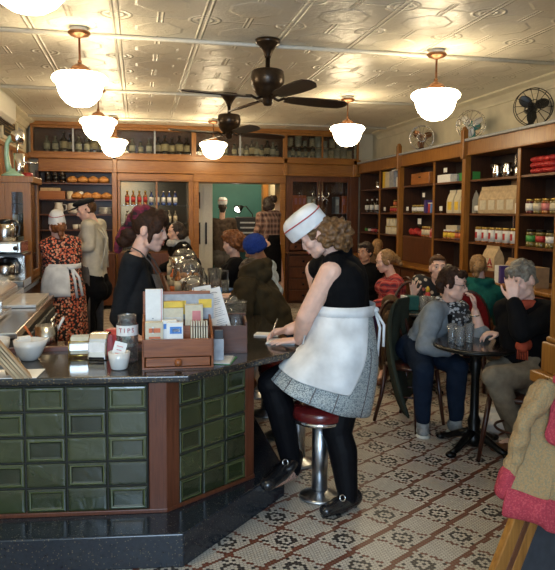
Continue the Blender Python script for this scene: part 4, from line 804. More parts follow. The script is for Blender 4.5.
t = T('small_cup', 'small white cup holding a printed card in front of the tip jar', 'cup', (-.092, 3.215, c0)); MB().lathe([(.034, 0), (.04, .006), (.05, .05), (.053, .085), (.048, .085), (.045, .05), (.03, .012), (.001, .01)], n=26).build('cup_body', 'white', t)
R = Matrix.Rotation(-.12, 3, 'X') @ Matrix.Rotation(.28, 3, 'Y'); cd_ = MB().box((0, 0, .09), (.06, .0015, .085), rot=R).build('card', 'paper', t); b = MB()
for k in range(3): b.box(R @ V((.0, -.0015, -.02+k*.018))+V((0, 0, .095)), (.03-.006*(k % 2), .0006, .004), rot=R)
b.build('print_line', 'pink', cd_)
# wooden tea caddy
RZ = -.035; t = T('tea_caddy', 'open wooden caddy with drawer filled with tea boxes and packets', 'caddy', (.19, 3.17, c0), None, RZ); w, d = .345, .23; fh, bh = .145, .355
MB().bx(-w/2, w/2, 0, .012, .058, fh).build('front_board', 'caddywood', t, bevel=.002); MB().bx(-w/2, w/2, d-.014, d, 0, bh).build('back_board', 'caddywood', t, bevel=.003)
for s in (-1, 1):
    x = s*(w/2-.005); pr = [(0, 0), (d-.002, 0), (d-.002, .24), (d*.55, .215), (.02, fh+.005), (0, fh+.005)]; MB().loft([[(xx, y, z) for y, z in pr] for xx in (x-.006, x+.006)], cap=True, smooth=False).build('side_board', 'caddywood', t, bevel=.002)
MB().bx(-w/2+.01, w/2-.01, .01, d*.52, .112, .122).bx(-w/2+.012, w/2-.012, d*.52, d-.014, .08, .09).build('tray_floor', 'caddywood', t); MB().bx(-w/2, w/2, -.004, d, 0, .008).build('bottom_board', 'caddywood', t); MB().bx(-w/2+.01, w/2-.01, d*.52, d*.52+.008, .06, .19).build('divider', 'caddywood', t)
dr = MB().bx(-w/2+.016, w/2-.016, -.001, .02, .011, .054).build('drawer', 'caddywood', t, bevel=.003); MB().lathe([(.008, 0), (.008, .012), (.017, .018), (.019, .026), (.014, .034), (.001, .036)], (0, -.001, .033), 16, axis=(0, -1, 0)).build('knob', 'caddywood', dr)
Rc = Matrix.Rotation(RZ, 3, 'Z'); cl = lambda x, y, z: V((.19, 3.17, c0))+Rc @ V((x, y, z))
def carton(x, y, z, sx, sy, sz, m, label, prints=(), cat='box', name='tea_box', tilt=0):
    b = MB().bx(-sx/2, sx/2, -sy/2, sy/2, 0, sz); mats = [m]
    for (a, c, e, f, mm) in prints: mats.append(mm); b.bx(a*sx, c*sx, -sy/2-.0012, -sy/2, e*sz, f*sz, len(mats)-1)
    o = b.build(name, mats, loc=cl(x, y, z)); o.rotation_euler = (tilt, 0, RZ); return tag(o, label, cat, 'tea boxes in the caddy')
carton(-.115, .14, .092, .085, .02, .285, 'paper', 'tall white box with red stripe in the caddy, left', [(.4, .44, 0, 1, 'pink')]+[(-.12-.004*k, .0-.01*k, .2+k*.09, .22+k*.09, 'grey') for k in range(4)])
carton(.06, .205, .21, .26, .006, .13, 'grey', 'pale grey printed card along the caddy back', [(-.42, -.05, .2, .75, 'yellow'), (.2, .46, .45, .8, 'yellow')], 'card', 'printed_card')
carton(-.02, .168, .092, .1, .045, .185, 'cream', 'cream tea box with small dark picture in the middle of the caddy', [(-.42, .42, .3, .75, 'white'), (-.1, .12, .34, .52, 'ink'), (-.3, .3, .62, .65, 'pink')])
carton(.085, .165, .092, .09, .045, .2, 'cream', 'cream tea box with maroon square at the right of the caddy', [(-.1, .38, .45, .85, 'pink'), (.1, .3, .38, .52, 'red'), (-.4, .3, .1, .13, 'ink'), (-.4, .1, .2, .22, 'ink')])
carton(-.02, .167, .279, .095, .03, .03, 'yellow', 'small yellow packet lying on the middle tea box', name='tea_packet', cat='packet')
carton(-.04, .075, .1235, .07, .035, .105, 'paper', 'rear white sweetener packets with blue print in the caddy', [(-.42, .42, .6, .85, 'blue')], 'packet', 'sweetener_packets')
carton(-.015, .036, .1235, .08, .03, .1, 'paper', 'front white sweetener packets with blue print in the caddy', [(-.3, .42, .45, .8, 'blue'), (-.15, .3, .55, .7, 'paper')], 'packet', 'sweetener_packets')
carton(-.115, .06, .1235, .085, .05, .1, 'cream', 'clear bag of sugar packets with orange print in the caddy', [(-.3, .36, .5, .72, 'orange'), (-.3, .36, .2, .3, 'orange'), (-.12, -.02, .45, .8, 'paper')], 'packet', 'sugar_packets')
for i in range(7): carton(.068+i*.0125, .07-i*.002, .1235, .006, .07, .1-.002*(i % 2), 'cream', '%s upright cream envelope from the left in the caddy' % ORD[i], [(-.6, .6, .7, .74, 'ink')], 'envelope', 'tea_envelope', -.12)
# card holder, leaflets, menu box
t = T('card_holder', 'grey and black card holder standing right of the tea caddy', 'holder', (.405, 3.295, c0+.006), None, -.1); MB().bx(-.026, .026, -.012, .012, 0, .11).build('grey_body', 'grey', t, bevel=.002); MB().bx(-.022, .022, -.01, .01, .11, .155).build('black_card', 'black', t)
for i, m in enumerate(('green', 'grey', 'paper')): thing1(MB().bx(-.05, .05, -.09, .09, 0, .0016), 'leaflet', m, ['green leaflet lowest by the menu box', 'grey leaflet on the green one by the menu box', 'white leaflet on top by the menu box'][i], 'leaflet', (.435-.006*i, 3.30+.004*i, c0+.0018*i), 'leaflets', rz=-.35+.05*i)
t = T('menu_box', 'dark wooden box holding paper menus', 'box', (.485, 3.60, c0), None, -.12); w, d, h = .225, .26, .17
MB().bx(-w/2, w/2, -d/2, -d/2+.012, 0, h-.02).build('front_board', 'boxwood', t, bevel=.002); MB().bx(-w/2, w/2, d/2-.012, d/2, 0, h+.01).build('back_board', 'boxwood', t, bevel=.002); MB().bx(-w/2, w/2, -d/2, d/2, 0, .012).build('bottom_board', 'boxwood', t)
for s in (-1, 1): MB().bx(s*(w/2-.006)-.006, s*(w/2-.006)+.006, -d/2+.012, d/2-.012, 0, h).build('side_board', 'boxwood', t, bevel=.002)
MB().bx(-.004, .004, -d/2+.012, d/2-.012, 0, h-.03).build('divider', 'boxwood', t)
def menu(x, y, label, tilt, lean):
    R = Matrix.Rotation(-.12, 3, 'Z') @ Matrix.Rotation(lean, 3, 'Y') @ Matrix.Rotation(tilt, 3, 'X'); o = V((x, y, c0+.014)); mm = T('paper_menu', label, 'menu', o, 'paper menus'); C0 = R @ V((0, 0, .17))
    MB().box(C0, (.095, .004, .34), rot=R).build('sheet', 'paper', mm); b = MB(); random.seed(3)
    for k in range(22):
        if k % 6 == 5: continue
        wd = random.uniform(.03, .07); b.box(C0+R @ V((0, -.0026, -.12+k*.011)), (wd, .0004, .0028), rot=R)
    b.build('text_line', 'grey', mm); b = MB(); b.tube([C0+R @ V((.028*math.cos(a), -.0028, .13+.018*math.sin(a))) for a in [PI*.15+i*PI*.7/8 for i in range(9)]], .0016, 5); b.build('heading_arc', 'ink', mm)
menu(.405, 3.62, 'left white menu sticking out of the wooden menu box', -.12, -.16); menu(.49, 3.56, 'right white menu leaning in the wooden menu box', -.16, -.28)
thing1(MB().lathe([(.04, 0), (.045, .01), (.045, .07), (.036, .082), (.038, .085), (.038, .105), (.034, .105), (.034, .085), (.04, .07), (.04, .012), (.001, .01)], n=22), 'glass_jar', 'glass', 'empty screw top glass jar inside the menu box', 'jar', (.545, 3.64, c0+.075))
thing1(MB().bx(-.05, .05, -.04, .04, 0, .06), 'card_stack', 'cream', 'stack of cream cards under the jar in the menu box', 'cards', (.545, 3.64, c0+.0135), rz=-.12)
# ------------------------------------------------------------------ the bar
def cake_stand(loc, label, R=.145, st=.11):
    t = T('cake_dome', label, 'cake stand', loc, 'glass domed cake stands')
    MB().lathe([(.08, 0), (.075, .01), (.02, .03), (.018, st-.03), (.05, st-.01), (R*1.1, st), (R*1.12, st+.012), (.001, st+.01)], n=28).build('stand', 'glass' if st > .05 else 'steel', t)
    MB().lathe([(R, st+.014), (R, st+.06), (R*.92, st+.12), (R*.7, st+.17), (R*.35, st+.195), (.001, st+.2), (.001, st+.196), (R*.34, st+.191), (R*.68, st+.166), (R*.895, st+.118), (R*.972, st+.06), (R*.972, st+.014)], n=32).build('dome', 'glass', t)
    MB().lathe([(.008, 0), (.01, .012), (.02, .022), (.02, .035), (.001, .042)], (0, 0, st+.2), 14).build('knob', 'chrome', t); return t
for i, (x, y, st) in enumerate(((.47, 6.2, .12), (.5, 7.1, .17), (.46, 5.55, .03))):
    cake_stand((x, y, c0), ['glass cake dome over brown pastries, in the middle of the bar', 'farthest tall glass cake dome on the bar', 'nearest low glass cake dome with chrome knob on the bar'][i], .145 if i != 2 else .1, st)
    for k in range(6 if i < 2 else 3):
        a = k*PI/3; q = .075 if i < 2 else .045; thing1(MB().ell((0, 0, .025), (.042, .035, .025)), 'pastry', 'bread', '%s pastry under the %s glass dome' % (ORD[k], ('middle', 'farthest', 'nearest')[i]), 'pastry', (x+q*math.cos(a), y+q*math.sin(a), c0+st+.015), 'pastries under glass')
t = T('steel_pitcher', 'tall polished steel pitcher on the bar left of the cake domes', 'pitcher', (.40, 6.75, c0)); MB().lathe([(.055, 0), (.06, .01), (.07, .12), (.055, .22), (.075, .3), (.07, .3), (.05, .22)], n=22).build('body', 'chrome', t); MB().tube([(.06, 0, .27), (.14, 0, .25), (.14, 0, .1), (.068, 0, .08)], .009, 8).build('handle', 'chrome', t)
t = T('water_pitcher', 'clear glass water pitcher with handle at the right side of the bar', 'pitcher', (.76, 6.5, c0)); MB().lathe([(.06, 0), (.065, .01), (.075, .2), (.071, .2), (.06, .015), (.001, .012)], n=22).build('body', 'glass', t); MB().tube([(.07, 0, .18), (.13, 0, .17), (.13, 0, .06), (.066, 0, .04)], .009, 8).build('handle', 'glass', t)
thing1(MB().lathe([(.05, 0), (.055, .01), (.055, .1), (.02, .17), (.018, .2), (.016, .2), (.018, .17), (.05, .1), (.05, .012), (.001, .01)], n=18), 'glass_carafe', 'glass', 'clear glass carafe left of the water pitcher', 'carafe', (.64, 6.55, c0))
for i, (x, y, m, h, l) in enumerate(((.36, 5.9, 'amber', .2, 'amber syrup bottle on the bar near the headscarf woman'), (.34, 6.35, 'orange', .18, 'orange syrup bottle on the bar behind the headscarf woman'), (.37, 5.2, 'bottleglass', .16, 'dark syrup bottle on the bar beside the nearest dome'), (.52, 5.15, 'pink', .14, 'pink sauce bottle on the bar'), (.36, 7.4, 'cream', .2, 'pale bottle at the far end of the bar'))):
    put('syrup_bottle', bottle_me(.035, h+.06, m, 'cream', 'steel', .35), (x, y, CT), l, 'bottle', 'syrup bottles on the bar')
b = MB()
for i in range(7): b.ell((.40+i*.022, 5.85+i*.02, c0+.14+.008*math.sin(i)), (.03, .04, .028))
t = T('napkin_basket', 'basket of crumpled white napkins on the bar', 'basket', (.46, 5.9, c0)); solid('napkins', b, 'paper', .012, t, True, 3, .01, 30); MB().lathe([(.06, 0), (.085, .1), (.09, .125), (.085, .125), (.055, .01), (.001, .01)], n=20).build('basket', 'kraft', t)
for i, (x, y) in enumerate(((.78, 5.1), (.82, 5.25), (.66, 4.65), (.72, 4.9), (.8, 6.0), (.86, 6.9))): thing1(MB().lathe([(.028, 0), (.03, .006), (.038, .13), (.036, .13), (.028, .008), (.001, .007)], n=16), 'water_glass', 'glass', ['clear glass on the bar by the olive coat', 'clear glass beside the one by the olive coat', 'clear glass close to the menu box', 'clear glass behind the one close to the menu box', 'clear glass in front of the red haired customer', 'clear glass far down the bar'][i], 'glass', (x, y, c0), 'water glasses on the bar')
t = T('glass_canister', 'clear glass canister with flat lid on the bar behind the menus', 'canister', (.66, 4.5, c0)); MB().lathe([(.085, 0), (.09, .006), (.09, .13), (.086, .13), (.085, .01), (.001, .01)], n=26).build('body', 'glass', t); MB().lathe([(.095, .132), (.095, .142), (.03, .148), (.02, .17), (.001, .175)], n=26).build('lid', 'glass', t)
thing1(MB().lathe([(.1, 0), (.13, .012), (.135, .018), (.001, .012)], n=24), 'plate', 'blue', 'blue plate on the bar near the red haired customer', 'plate', (.8, 6.25, c0))
# ------------------------------------------------------------------ stools
st0 = None
for i, y in enumerate((3.42, 3.92, 4.44, 4.95, 5.47, 5.98, 6.52, 7.05, 7.55)):
    l = ['red topped counter stool under the waitress', 'red topped counter stool right behind the first one', 'third red topped counter stool from the front', 'red topped counter stool under the olive coat customer', 'red topped counter stool between the olive coat and blue knit cap customers', 'red topped counter stool under the blue knit cap customer', 'red topped counter stool between the blue knit cap and auburn haired customers', 'red topped counter stool under the auburn haired customer', 'farthest red topped counter stool'][i]
    if st0: dup(st0, (.99, y, .0005), l); continue
    st0 = t = T('counter_stool', l, 'stool', (.99, y, .0005), 'fixed counter stools')
    MB().lathe([(.112, 0), (.113, .012), (.1, .02), (.06, .036), (.046, .045)], n=28).build('base', 'alu', t); MB().lathe([(.045, .04), (.045, .45)], n=24).build('post', 'alu', t); MB().lathe([(.05, .435), (.155, .445), (.157, .462), (.15, .465)], n=28).build('seat_ring', 'chrome', t)
    MB().lathe([(.15, .46), (.162, .475), (.162, .505), (.15, .53), (.09, .54), (.001, .542)], n=32).build('seat', 'redseat', t)
# ------------------------------------------------------------------ cafe tables and chairs
def cafe_table(loc, R, label):
    t = T('cafe_table', label, 'table', loc, 'round cafe tables')
    MB().lathe([(.001, .69), (R*.9, .69), (R, .70), (R, .722), (R*.985, .728)], n=48).build('tabletop', 'tabletop', t); MB().torus((0, 0, .711), R+.002, .011, 48, 8).build('edge_band', 'iron', t)
    MB().lathe([(.05, .03), (.06, .08), (.035, .11), (.045, .2), (.03, .24), (.028, .5), (.04, .6), (.032, .62), (.09, .685), (.09, .69)], n=20).build('pedestal', 'iron', t)
    for k in range(4):
        a = k*PI/2+.5; d = V((math.cos(a), math.sin(a), 0)); MB().tube([d*.02+V((0, 0, .12)), d*.1+V((0, 0, .085)), d*.2+V((0, 0, .04)), d*.26+V((0, 0, .03))], [.03, .028, .022, .018], 8).ell(d*.26+V((0, 0, .022)), (.038, .03, .022)).build('foot', 'iron', t)
    return t
M['tabletop'] = mat('black_table_top', (.02, .014, .012), .14, 0, .3, 12)
cafe_table((2.225, 3.94, .001), .275, 'round black cafe table between the scarf man and the grey haired man'); cafe_table((2.47, 5.43, .001), .26, 'round black cafe table farther back by the red plaid customer')
M['bentwood'] = wood('bentwood', (.07, .022, .012), (.03, .01, .006), rough=.3)
def chair(loc, rz, label, seat='bentwood', red=False):          # faces local -y
    t = T('bentwood_chair', label, 'chair', loc, 'bentwood chairs', rz)
    MB().lathe([(.001, .44), (.17, .438), (.195, .445), (.2, .46), (.195, .472), (.17, .476), (.001, .47)], n=32).build('seat', seat, t)
    for sx in (-1, 1):
        MB().tube([(sx*.13, -.13, .445), (sx*.15, -.16, .2), (sx*.165, -.185, 0)], [.018, .016, .013], 8).build('leg', 'bentwood', t); MB().tube([(sx*.13, .14, .445), (sx*.145, .17, .2), (sx*.16, .22, 0)], [.018, .016, .013], 8).build('leg', 'bentwood', t)
    MB().torus((0, 0, .24), .15, .009, 28, 6).build('stretcher_ring', 'bentwood', t)
    f = lambda w, h, n: [(w*math.cos(a), .15+.08*max(0, math.sin(a))*h/.45, .46+h*max(0, math.sin(a))**.7) for a in [PI*i/n for i in range(n+1)]]
    if red: MB().loft([[(x*.95, y, z) for x, y, z in f(.2, .44, 16)], [(x*.95, y+.035, z) for x, y, z in f(.2, .44, 16)]], closed=True, cap=True, smooth=False).build('back_pad', 'f_orange' if red != 'red' else 'redcoat', t, bevel=.01)
    MB().tube(f(.19, .45, 18), .014, 8).build('back_hoop', 'bentwood', t); MB().tube(f(.11, .3, 14), .011, 8).build('inner_hoop', 'bentwood', t); return t
M['redcoat'] = fabric('red_coat_cloth', (.2, .012, .014))
chair((2.37, 3.63, .0005), -PI*.5+.35, 'dark bentwood chair under the grey haired man, nearest of the chairs'); chair((2.02, 4.52, .0005), PI*.5+.5-PI*.5, 'dark bentwood chair under the scarf man'); chair((2.62, 5.85, .0005), -.3, 'dark bentwood chair under the man in the leaf print shirt'); chair((2.60, 6.45, .0005), -1.4, 'dark bentwood chair under the red plaid customer'); chair((2.98, 5.43, .0005), 2.6, 'dark bentwood chair with red coat over its back, behind the table', red='red'); chair((2.7, 7.6, .0005), 1.2, 'bentwood chair far back under the dark haired customer')
# table things
tw = MB().lathe([(.026, 0), (.027, .006), (.034, .125), (.032, .125), (.025, .008), (.001, .007)], n=18).mesh('tumbler', 'tumbler')
for i, (u, v) in enumerate(((452, 342), (460, 345), (469, 342))): p = Z(u, v, .731); put('water_glass', tw, (p.x, p.y, .7295), ['left clear glass in front of the scarf man', 'middle clear glass in front of the scarf man', 'right clear glass in front of the scarf man'][i], 'glass', 'glasses on the near table')
tz = .7305; t = T('napkin_holder', 'teal and white napkin holder on the far table', 'napkin holder', (2.38, 5.42, tz)); MB().bx(-.03, .08, -.05, .05, 0, .13).build('body', 'turqd', t, bevel=.006) if 'turqd' in M else None
M['turqd'] = mat('dark_teal_enamel', (.015, .11, .095), .3); MB().bx(-.03, .08, -.05, .05, 0, .13).build('body', 'turqd', t, bevel=.006); MB().bx(-.036, -.03, -.045, .045, .008, .125).bx(-.06, -.036, -.05, .045, .0, .13).build('napkin', 'paper', t)
t = T('ketchup_bottle', 'red ketchup bottle with yellow cap on the far table', 'bottle', (2.60, 5.50, tz)); MB().lathe([(.028, 0), (.032, .01), (.032, .1), (.016, .15)], n=16).build('body', 'red', t); MB().lathe([(.018, .148), (.018, .175), (.006, .2)], n=12).build('cap', 'yellow', t)
for i in range(3): put('water_glass', tw, (2.49+i*.042, 5.36+(i % 2)*.05, tz-.001), ['left', 'middle', 'right'][i]+' clear glass on the far table beside the ketchup', 'glass', 'glasses on the far table')
b = MB()
for i in range(6): b.ell((2.50+i*.03, 5.28+.012*(i % 2), tz+.014), (.022, .03, .014))
tag(solid('used_napkin', b, 'paper', .008, smooth=2, disp=.008, dscale=40), 'crumpled white napkin on the edge of the far table', 'napkin')
b = MB()
for i in range(9): b.ell((2.62+random.uniform(-.09, .09), 4.25+random.uniform(-.07, .07), .055+random.uniform(-.015, .05)), (.07, .06, .05))
tag(solid('plastic_bag', b, 'paper', .014, smooth=2, disp=.03, dscale=18), 'crumpled white plastic bag on the floor under the table', 'bag')
# green coat hanging off the scarf man's chair
def drape(name, rows, mat_, label, cat, th=.02, wob=.012, cols=20, m2=None, seed=1):
    b = MB(); R = []
    for j, row in enumerate(rows):
        pts = [V(p) for p in row]; out = []
        for i in range(cols+1):
            t_ = i/cols*(len(pts)-1); k = min(int(t_), len(pts)-2); f = t_-k; f = f*f*(3-2*f); p = pts[k].lerp(pts[k+1], f)
            q = mnoise.noise_vector(V((i*.33, j*.25, seed*7.1)))*wob*min(1, j*.5); out.append(p+q)
        R.append(out)
    b.loft(R, closed=False); o = b.build(name, mat_, solid=th); md = o.modifiers.new('u', 'SUBSURF'); md.levels = 1; md.render_levels = 2
    return tag(o, label, cat) if label else o
drape('hanging_coat', [[(1.86, 4.50, .93), (1.95, 4.62, .95), (2.08, 4.72, .95)], [(1.80, 4.45, .82), (1.9, 4.66, .86), (2.1, 4.77, .86)], [(1.77, 4.38, .62), (1.86, 4.62, .66), (2.1, 4.8, .66)], [(1.79, 4.3, .42), (1.86, 4.58, .44), (2.12, 4.8, .46)], [(1.86, 4.3, .22), (1.9, 4.55, .22), (2.14, 4.78, .3)], [(1.93, 4.34, .1), (1.96, 4.52, .1), (2.14, 4.72, .2)]], 'f_dgreen', 'dark green coat hanging over the chair back of the scarf man', 'coat', .03, .035)
# sweater over a leaning framed board at the near right
t = T('framed_board', 'wooden framed board with blue panel leaning at the near right edge', 'board', (1.62, 2.08, 0)); e1 = V((.45, .12, .88)).normalized(); e2 = V((1, .25, 0)).normalized(); nn = e1.cross(e2).normalized(); R = Matrix((e2, nn, e1)).transposed(); o = V((1.02, 1.92, .0))-V((1.62, 2.08, 0))
for a, w_, m, dy in ((.02, .06, 'oak', 0), (.065, .03, 'walnut', .004), (.105, .05, 'oak', 0)): MB().box(o+e2*(a)+e1*.5, (w_, .03, 1.0), rot=R).build('stile', m, t, bevel=.004)
MB().box(o+e2*.42+e1*.5, (.6, .012, 1.0), rot=R).build('panel', 'bluepanel', t) if 'bluepanel' in M else None
M['bluepanel'] = mat('slate_blue_paint', (.035, .04, .05), .5); MB().box(o+e2*.42+e1*.5, (.6, .012, 1.0), rot=R).build('panel', 'bluepanel', t); MB().box(o+e2*.42+e1*.98, (.72, .035, .06), rot=R).build('top_rail', 'oak', t, bevel=.004)
# ------------------------------------------------------------------ people
def lp(a, b, t): return V(a).lerp(V(b), t)
def hand(b, wr, d, n, th, curl=.35, spread=.12, k=1.0, curls=None, mi=0):
    """palm and five fingers from wrist wr: d finger direction, n palm-facing direction, th thumb side"""
    d = V(d).normalized(); n = (V(n)-d*V(n).dot(d)).normalized(); s = V(th); s = (s-d*s.dot(d)-n*s.dot(n)).normalized()
    wr = V(wr); base = []
    for i, (off, ln) in enumerate(((.030, .088), (.010, .094), (-.010, .089), (-.029, .08))):
        q = wr+(d*ln+s*off)*k; b.cap(wr+s*off*.5*k+d*.01*k, q, .014*k, .0115*k, 10, mi); base.append(q)
    for i, L in enumerate((.072, .08, .074, .058)):
        c = curls[i] if curls else curl; p = base[i]; dd = (d+s*(spread*(1.2-i*.8))).normalized(); r = .0092
        for j, f in enumerate((.42, .32, .26)):
            a = c*(.75, 1.05, .8)[j]; dd = (dd*math.cos(a)+n*math.sin(a)).normalized(); q = p+dd*(L*f*k); b.cap(p, q, r*k, r*.9*k, 8, mi); p = q; r *= .9
    p = wr+(d*.022+s*.022)*k; q = p+(d*.034+s*.028+n*.012)*k; b.cap(p, q, .0145*k, .0115*k, 9, mi)
    e = q+(d*.027+s*.012+n*.012)*k; b.cap(q, e, .0108*k, .0095*k, 9, mi); b.cap(e, e+(d*.022+s*.002+n*.008)*k, .0098*k, .0085*k, 9, mi)
class Person:
    def __init__(s, label, base, hip, neck, head, face, left, sh=.185, k=1.0, chest=1.0, skin='skin', vox=.009, hu=None, belly=1.0, legs=None, arms=None, female=False, sho=None, hips=None, hk=1.0, ak=1.0, lk=1.0, seat=False, lids=.35, cheek=1.0):
        s.t = T('person', label, 'person', base); s.k = k; s.skin = skin; s.vox = vox; s.ch = chest; s.fem = female; s.hk, s.ak, s.lk, s.seat, s.lids, s.cheek = hk, ak, lk, seat, lids, cheek; s.belly = belly
        s.hip, s.neck, s.head = V(hip), V(neck), V(head); up = (s.neck-s.hip).normalized(); s.up = up
        l = V(left); s.left = (l-up*l.dot(up)).normalized(); s.fwd = s.left.cross(up).normalized()
        s.f = V(face).normalized(); h = V(hu) if hu else (s.head-s.neck).normalized()*.4+V((0, 0, .6)); s.hu = (h-s.f*h.dot(s.f)).normalized(); s.hs = s.hu.cross(s.f)
        s.H = [s.hip+s.left*.088*k*a for a in (1, -1)] if not hips else [V(x) for x in hips]
        s.S = [s.neck-up*.055*k+s.left*sh*k*a for a in (1, -1)] if not sho else [V(x) for x in sho]
        s.arms = arms or {}; s.legs = legs or {}
    def torso(s, b, g=0.0, mi=0, top=.9, low=False):
        k, up, l, f = s.k, s.up, s.left, s.fwd; L = (s.neck-s.hip).length; c = s.ch
        P = lambda t, a, q=0: s.hip+up*(L*t)+l*(a*k)+f*(q*k)
        for a in (1, -1):
            b.cap(P(.2, .06*a) if low else s.hip+l*.075*a*k, P(.3, .06*a), (.105 if low else .115)*k+g, .1*k*s.belly+g, 16, mi); b.cap(P(.3, .06*a), P(.68, .078*a), .1*k*s.belly+g, .108*k*c+g, 16, mi)
            b.cap(P(.68, .078*a, .0), s.S[0 if a > 0 else 1].lerp(s.neck-up*.06*k, .35), .105*k*c+g, .062*k+g, 14, mi)
            b.cap(P(top, 0), s.S[0 if a > 0 else 1], .062*k+g, .056*k+g, 14, mi)
            if s.fem: b.ell(P(.66, .075*a, .075), (.078*k+g,)*3, None, 14, mi)
            if not low: b.ell(s.hip+l*.07*a*k-f*.04*k-up*.03*k, (.1*k+g,)*3, None, 14, mi)
        b.cap(P(.35, 0, .02), P(.75, 0, .0), .1*k*s.belly+g, .1*k*c+g, 16, mi)
    def arm(s, b, i, g=0.0, mi=0, a=0., e=1., only=False):
        el, wr = (V(x) for x in s.arms['LR'[i]][:2]); sh = s.S[i]; k = s.k*s.ak
        if e > 0: b.cap(sh, lp(sh, el, min(1, e*2)), .053*k+g, (.053-.012*min(1, e*2))*k+g, 14, mi)
        if e > .5:
            m = lp(el, wr, .3); b.cap(el, lp(el, wr, .3*min(1, (e-.5)*2/.3)), .041*k+g, .042*k+g, 14, mi)
            if (e-.5)*2 > .3: b.cap(m, lp(el, wr, (e-.5)*2), .042*k+g, (.042-.015*((e-.5)*2))*k+g, 14, mi)
    def leg(s, b, i, g=0.0, mi=0, e=1., foot=True):
        kn, an, to = (V(x) for x in s.legs['LR'[i]]); h = s.H[i]; k = s.k*s.lk
        b.cap(h, kn, .092*k+g, .06*k+g, 16, mi)
        if e > .5:
            q = (e-.5)*2; m = lp(kn, an, .3*min(1, q/.3)); back = -s.fwd*.012*k; b.cap(kn, m+back, .057*k+g, .058*k+g, 14, mi)
            if q > .3: b.cap(m+back, lp(kn, an, q), .058*k+g, (.058-.022*q)*k+g, 14, mi)
        if foot and e >= 1: b.cap(an-V((0, 0, .03)), to, .036*k, .028*k, 10, mi)
    def build(s, brow='h_dark', eyes=True, mouth=True, hands=True):
        b = MB(); s.torso(b); k = s.k
        b.cap(s.neck-s.up*.04*k, s.head-s.hu*.05*k-s.f*.012*k, .056*k, .053*k, 14)
        c, f, u, h = s.head, s.f, s.hu, s.hs; k0 = k; k = k*s.hk; E = lambda p, r, A=None: b.ell(p, r, A or (h, f, u), 16)
        P = lambda a, q, z: c+h*(a*k)+f*(q*k)+u*(z*k); s.P = P; K = lambda *r: tuple(x*k for x in r)
        E(P(0, -.008, .025), K(.074, .094, .092)); E(P(0, .03, -.04), K(.058, .06, .066)); E(P(0, .055, -.088), K(.03, .03, .026)); b.cap(P(-.04, .02, -.075), P(0, .06, -.095), .026*k, .022*k); b.cap(P(.04, .02, -.075), P(0, .06, -.095), .026*k, .022*k)
        nz_ = .096 if s.fem else .104; b.cap(P(0, .08, .012), P(0, nz_, -.03), .009*k, .0125*k, 10); b.cap(P(-.011, .093, -.036), P(.011, .093, -.036), .009*k, .009*k, 10)
        b.cap(P(-.04, .072, .028), P(.04, .072, .028), .015*k, .015*k, 10)
        for a in (-1, 1): E(P(a*.031, .0735, .004+.012*(1-s.lids)), K(.0165, .0135, .0085)); E(P(a*.031, .072, -.009), K(.015, .012, .006)); E(P(a*.042, .052, -.022), K(.024*s.cheek, .024*s.cheek, .026*s.cheek)); E(P(a*.074, -.01, -.012), K(.011, .02, .032))
        b.cap(P(-.016, .08, -.06), P(.016, .08, -.06), .012*k, .012*k, 10)
        k = k0
        for i in (0, 1):
            key = 'LR'[i]
            if key in s.arms:
                s.arm(b, i); A = s.arms[key]
                if len(A) > 2 and hands: hand(b, A[1], *A[2:5], k=k, **(A[5] if len(A) > 5 else {}))
            if key in s.legs: s.leg(b, i)
        s.body = solid('body', b, s.skin, s.vox, s.t, True, 3)
        k = k0*s.hk
        if eyes:
            for a in (-1, 1):
                e = MB(); p = P(a*.031, .0735, .004); e.ell(p, K(.0118, .0118, .009), (h, f, u), 12); ce = e.build('eye', 'eyew', s.t, True); MB().ell(p+f*.0078*k-u*.001*k, K(.0066, .005, .0068), (h, f, u), 10).build('iris', 'eyed', ce, True)
                q = [P(a*x, y, z) for x, y, z in ((.014, .09, .026), (.03, .088, .032), (.046, .076, .028))]; MB().tube(q, [.003*k, .0038*k, .002*k], 6).build('eyebrow', brow, s.t, True)
        if mouth: m = MB(); m.tube([P(-.022, .08, -.062), P(-.01, .091, -.058), P(0, .092, -.06), P(.01, .091, -.058), P(.022, .08, -.062)], [.002*k, .005*k, .005*k, .005*k, .002*k], 8); m.tube([P(-.017, .083, -.068), P(0, .091, -.071), P(.017, .083, -.068)], [.002*k, .0055*k, .002*k], 8); m.build('lips', 'lip', s.t, True)
        return s
    def garment(s, name, mat_, g=.014, sleeves=(1, 1), torso=True, vox=None, extra=None, clips=(), disp=.006, ds=11, smooth=3, low=None, top=.9, label=None):
        b = MB(); 
        if torso: s.torso(b, g, top=top, low=low is None or low)
        for i in (0, 1):
            if sleeves[i] and 'LR'[i] in s.arms: s.arm(b, i, g, e=sleeves[i])
        if extra: extra(b)
        o = solid(name, b, mat_, vox or max(.009, s.vox), s.t, True, smooth, disp, ds, clips)
        if label: o['label'] = label
        return o
    def trousers(s, mat_, g=.016, e=.97, name='trousers', disp=.006):
        b = MB(); k = s.k
        for a in (1, -1): b.cap(s.hip+s.left*.07*a*k-s.up*.02*k, s.hip+s.left*.065*a*k+s.up*.1*k, .112*k+g, .1*k+g, 16); b.ell(s.hip+s.left*.07*a*k-s.fwd*.05*k-s.up*.03*k, ((.1*k+g),)*3)
        for i in (0, 1):
            if 'LR'[i] in s.legs: s.leg(b, i, g, e=e, foot=False)
        return solid(name, b, mat_, max(.01, s.vox), s.t, True, 3, disp, 12)
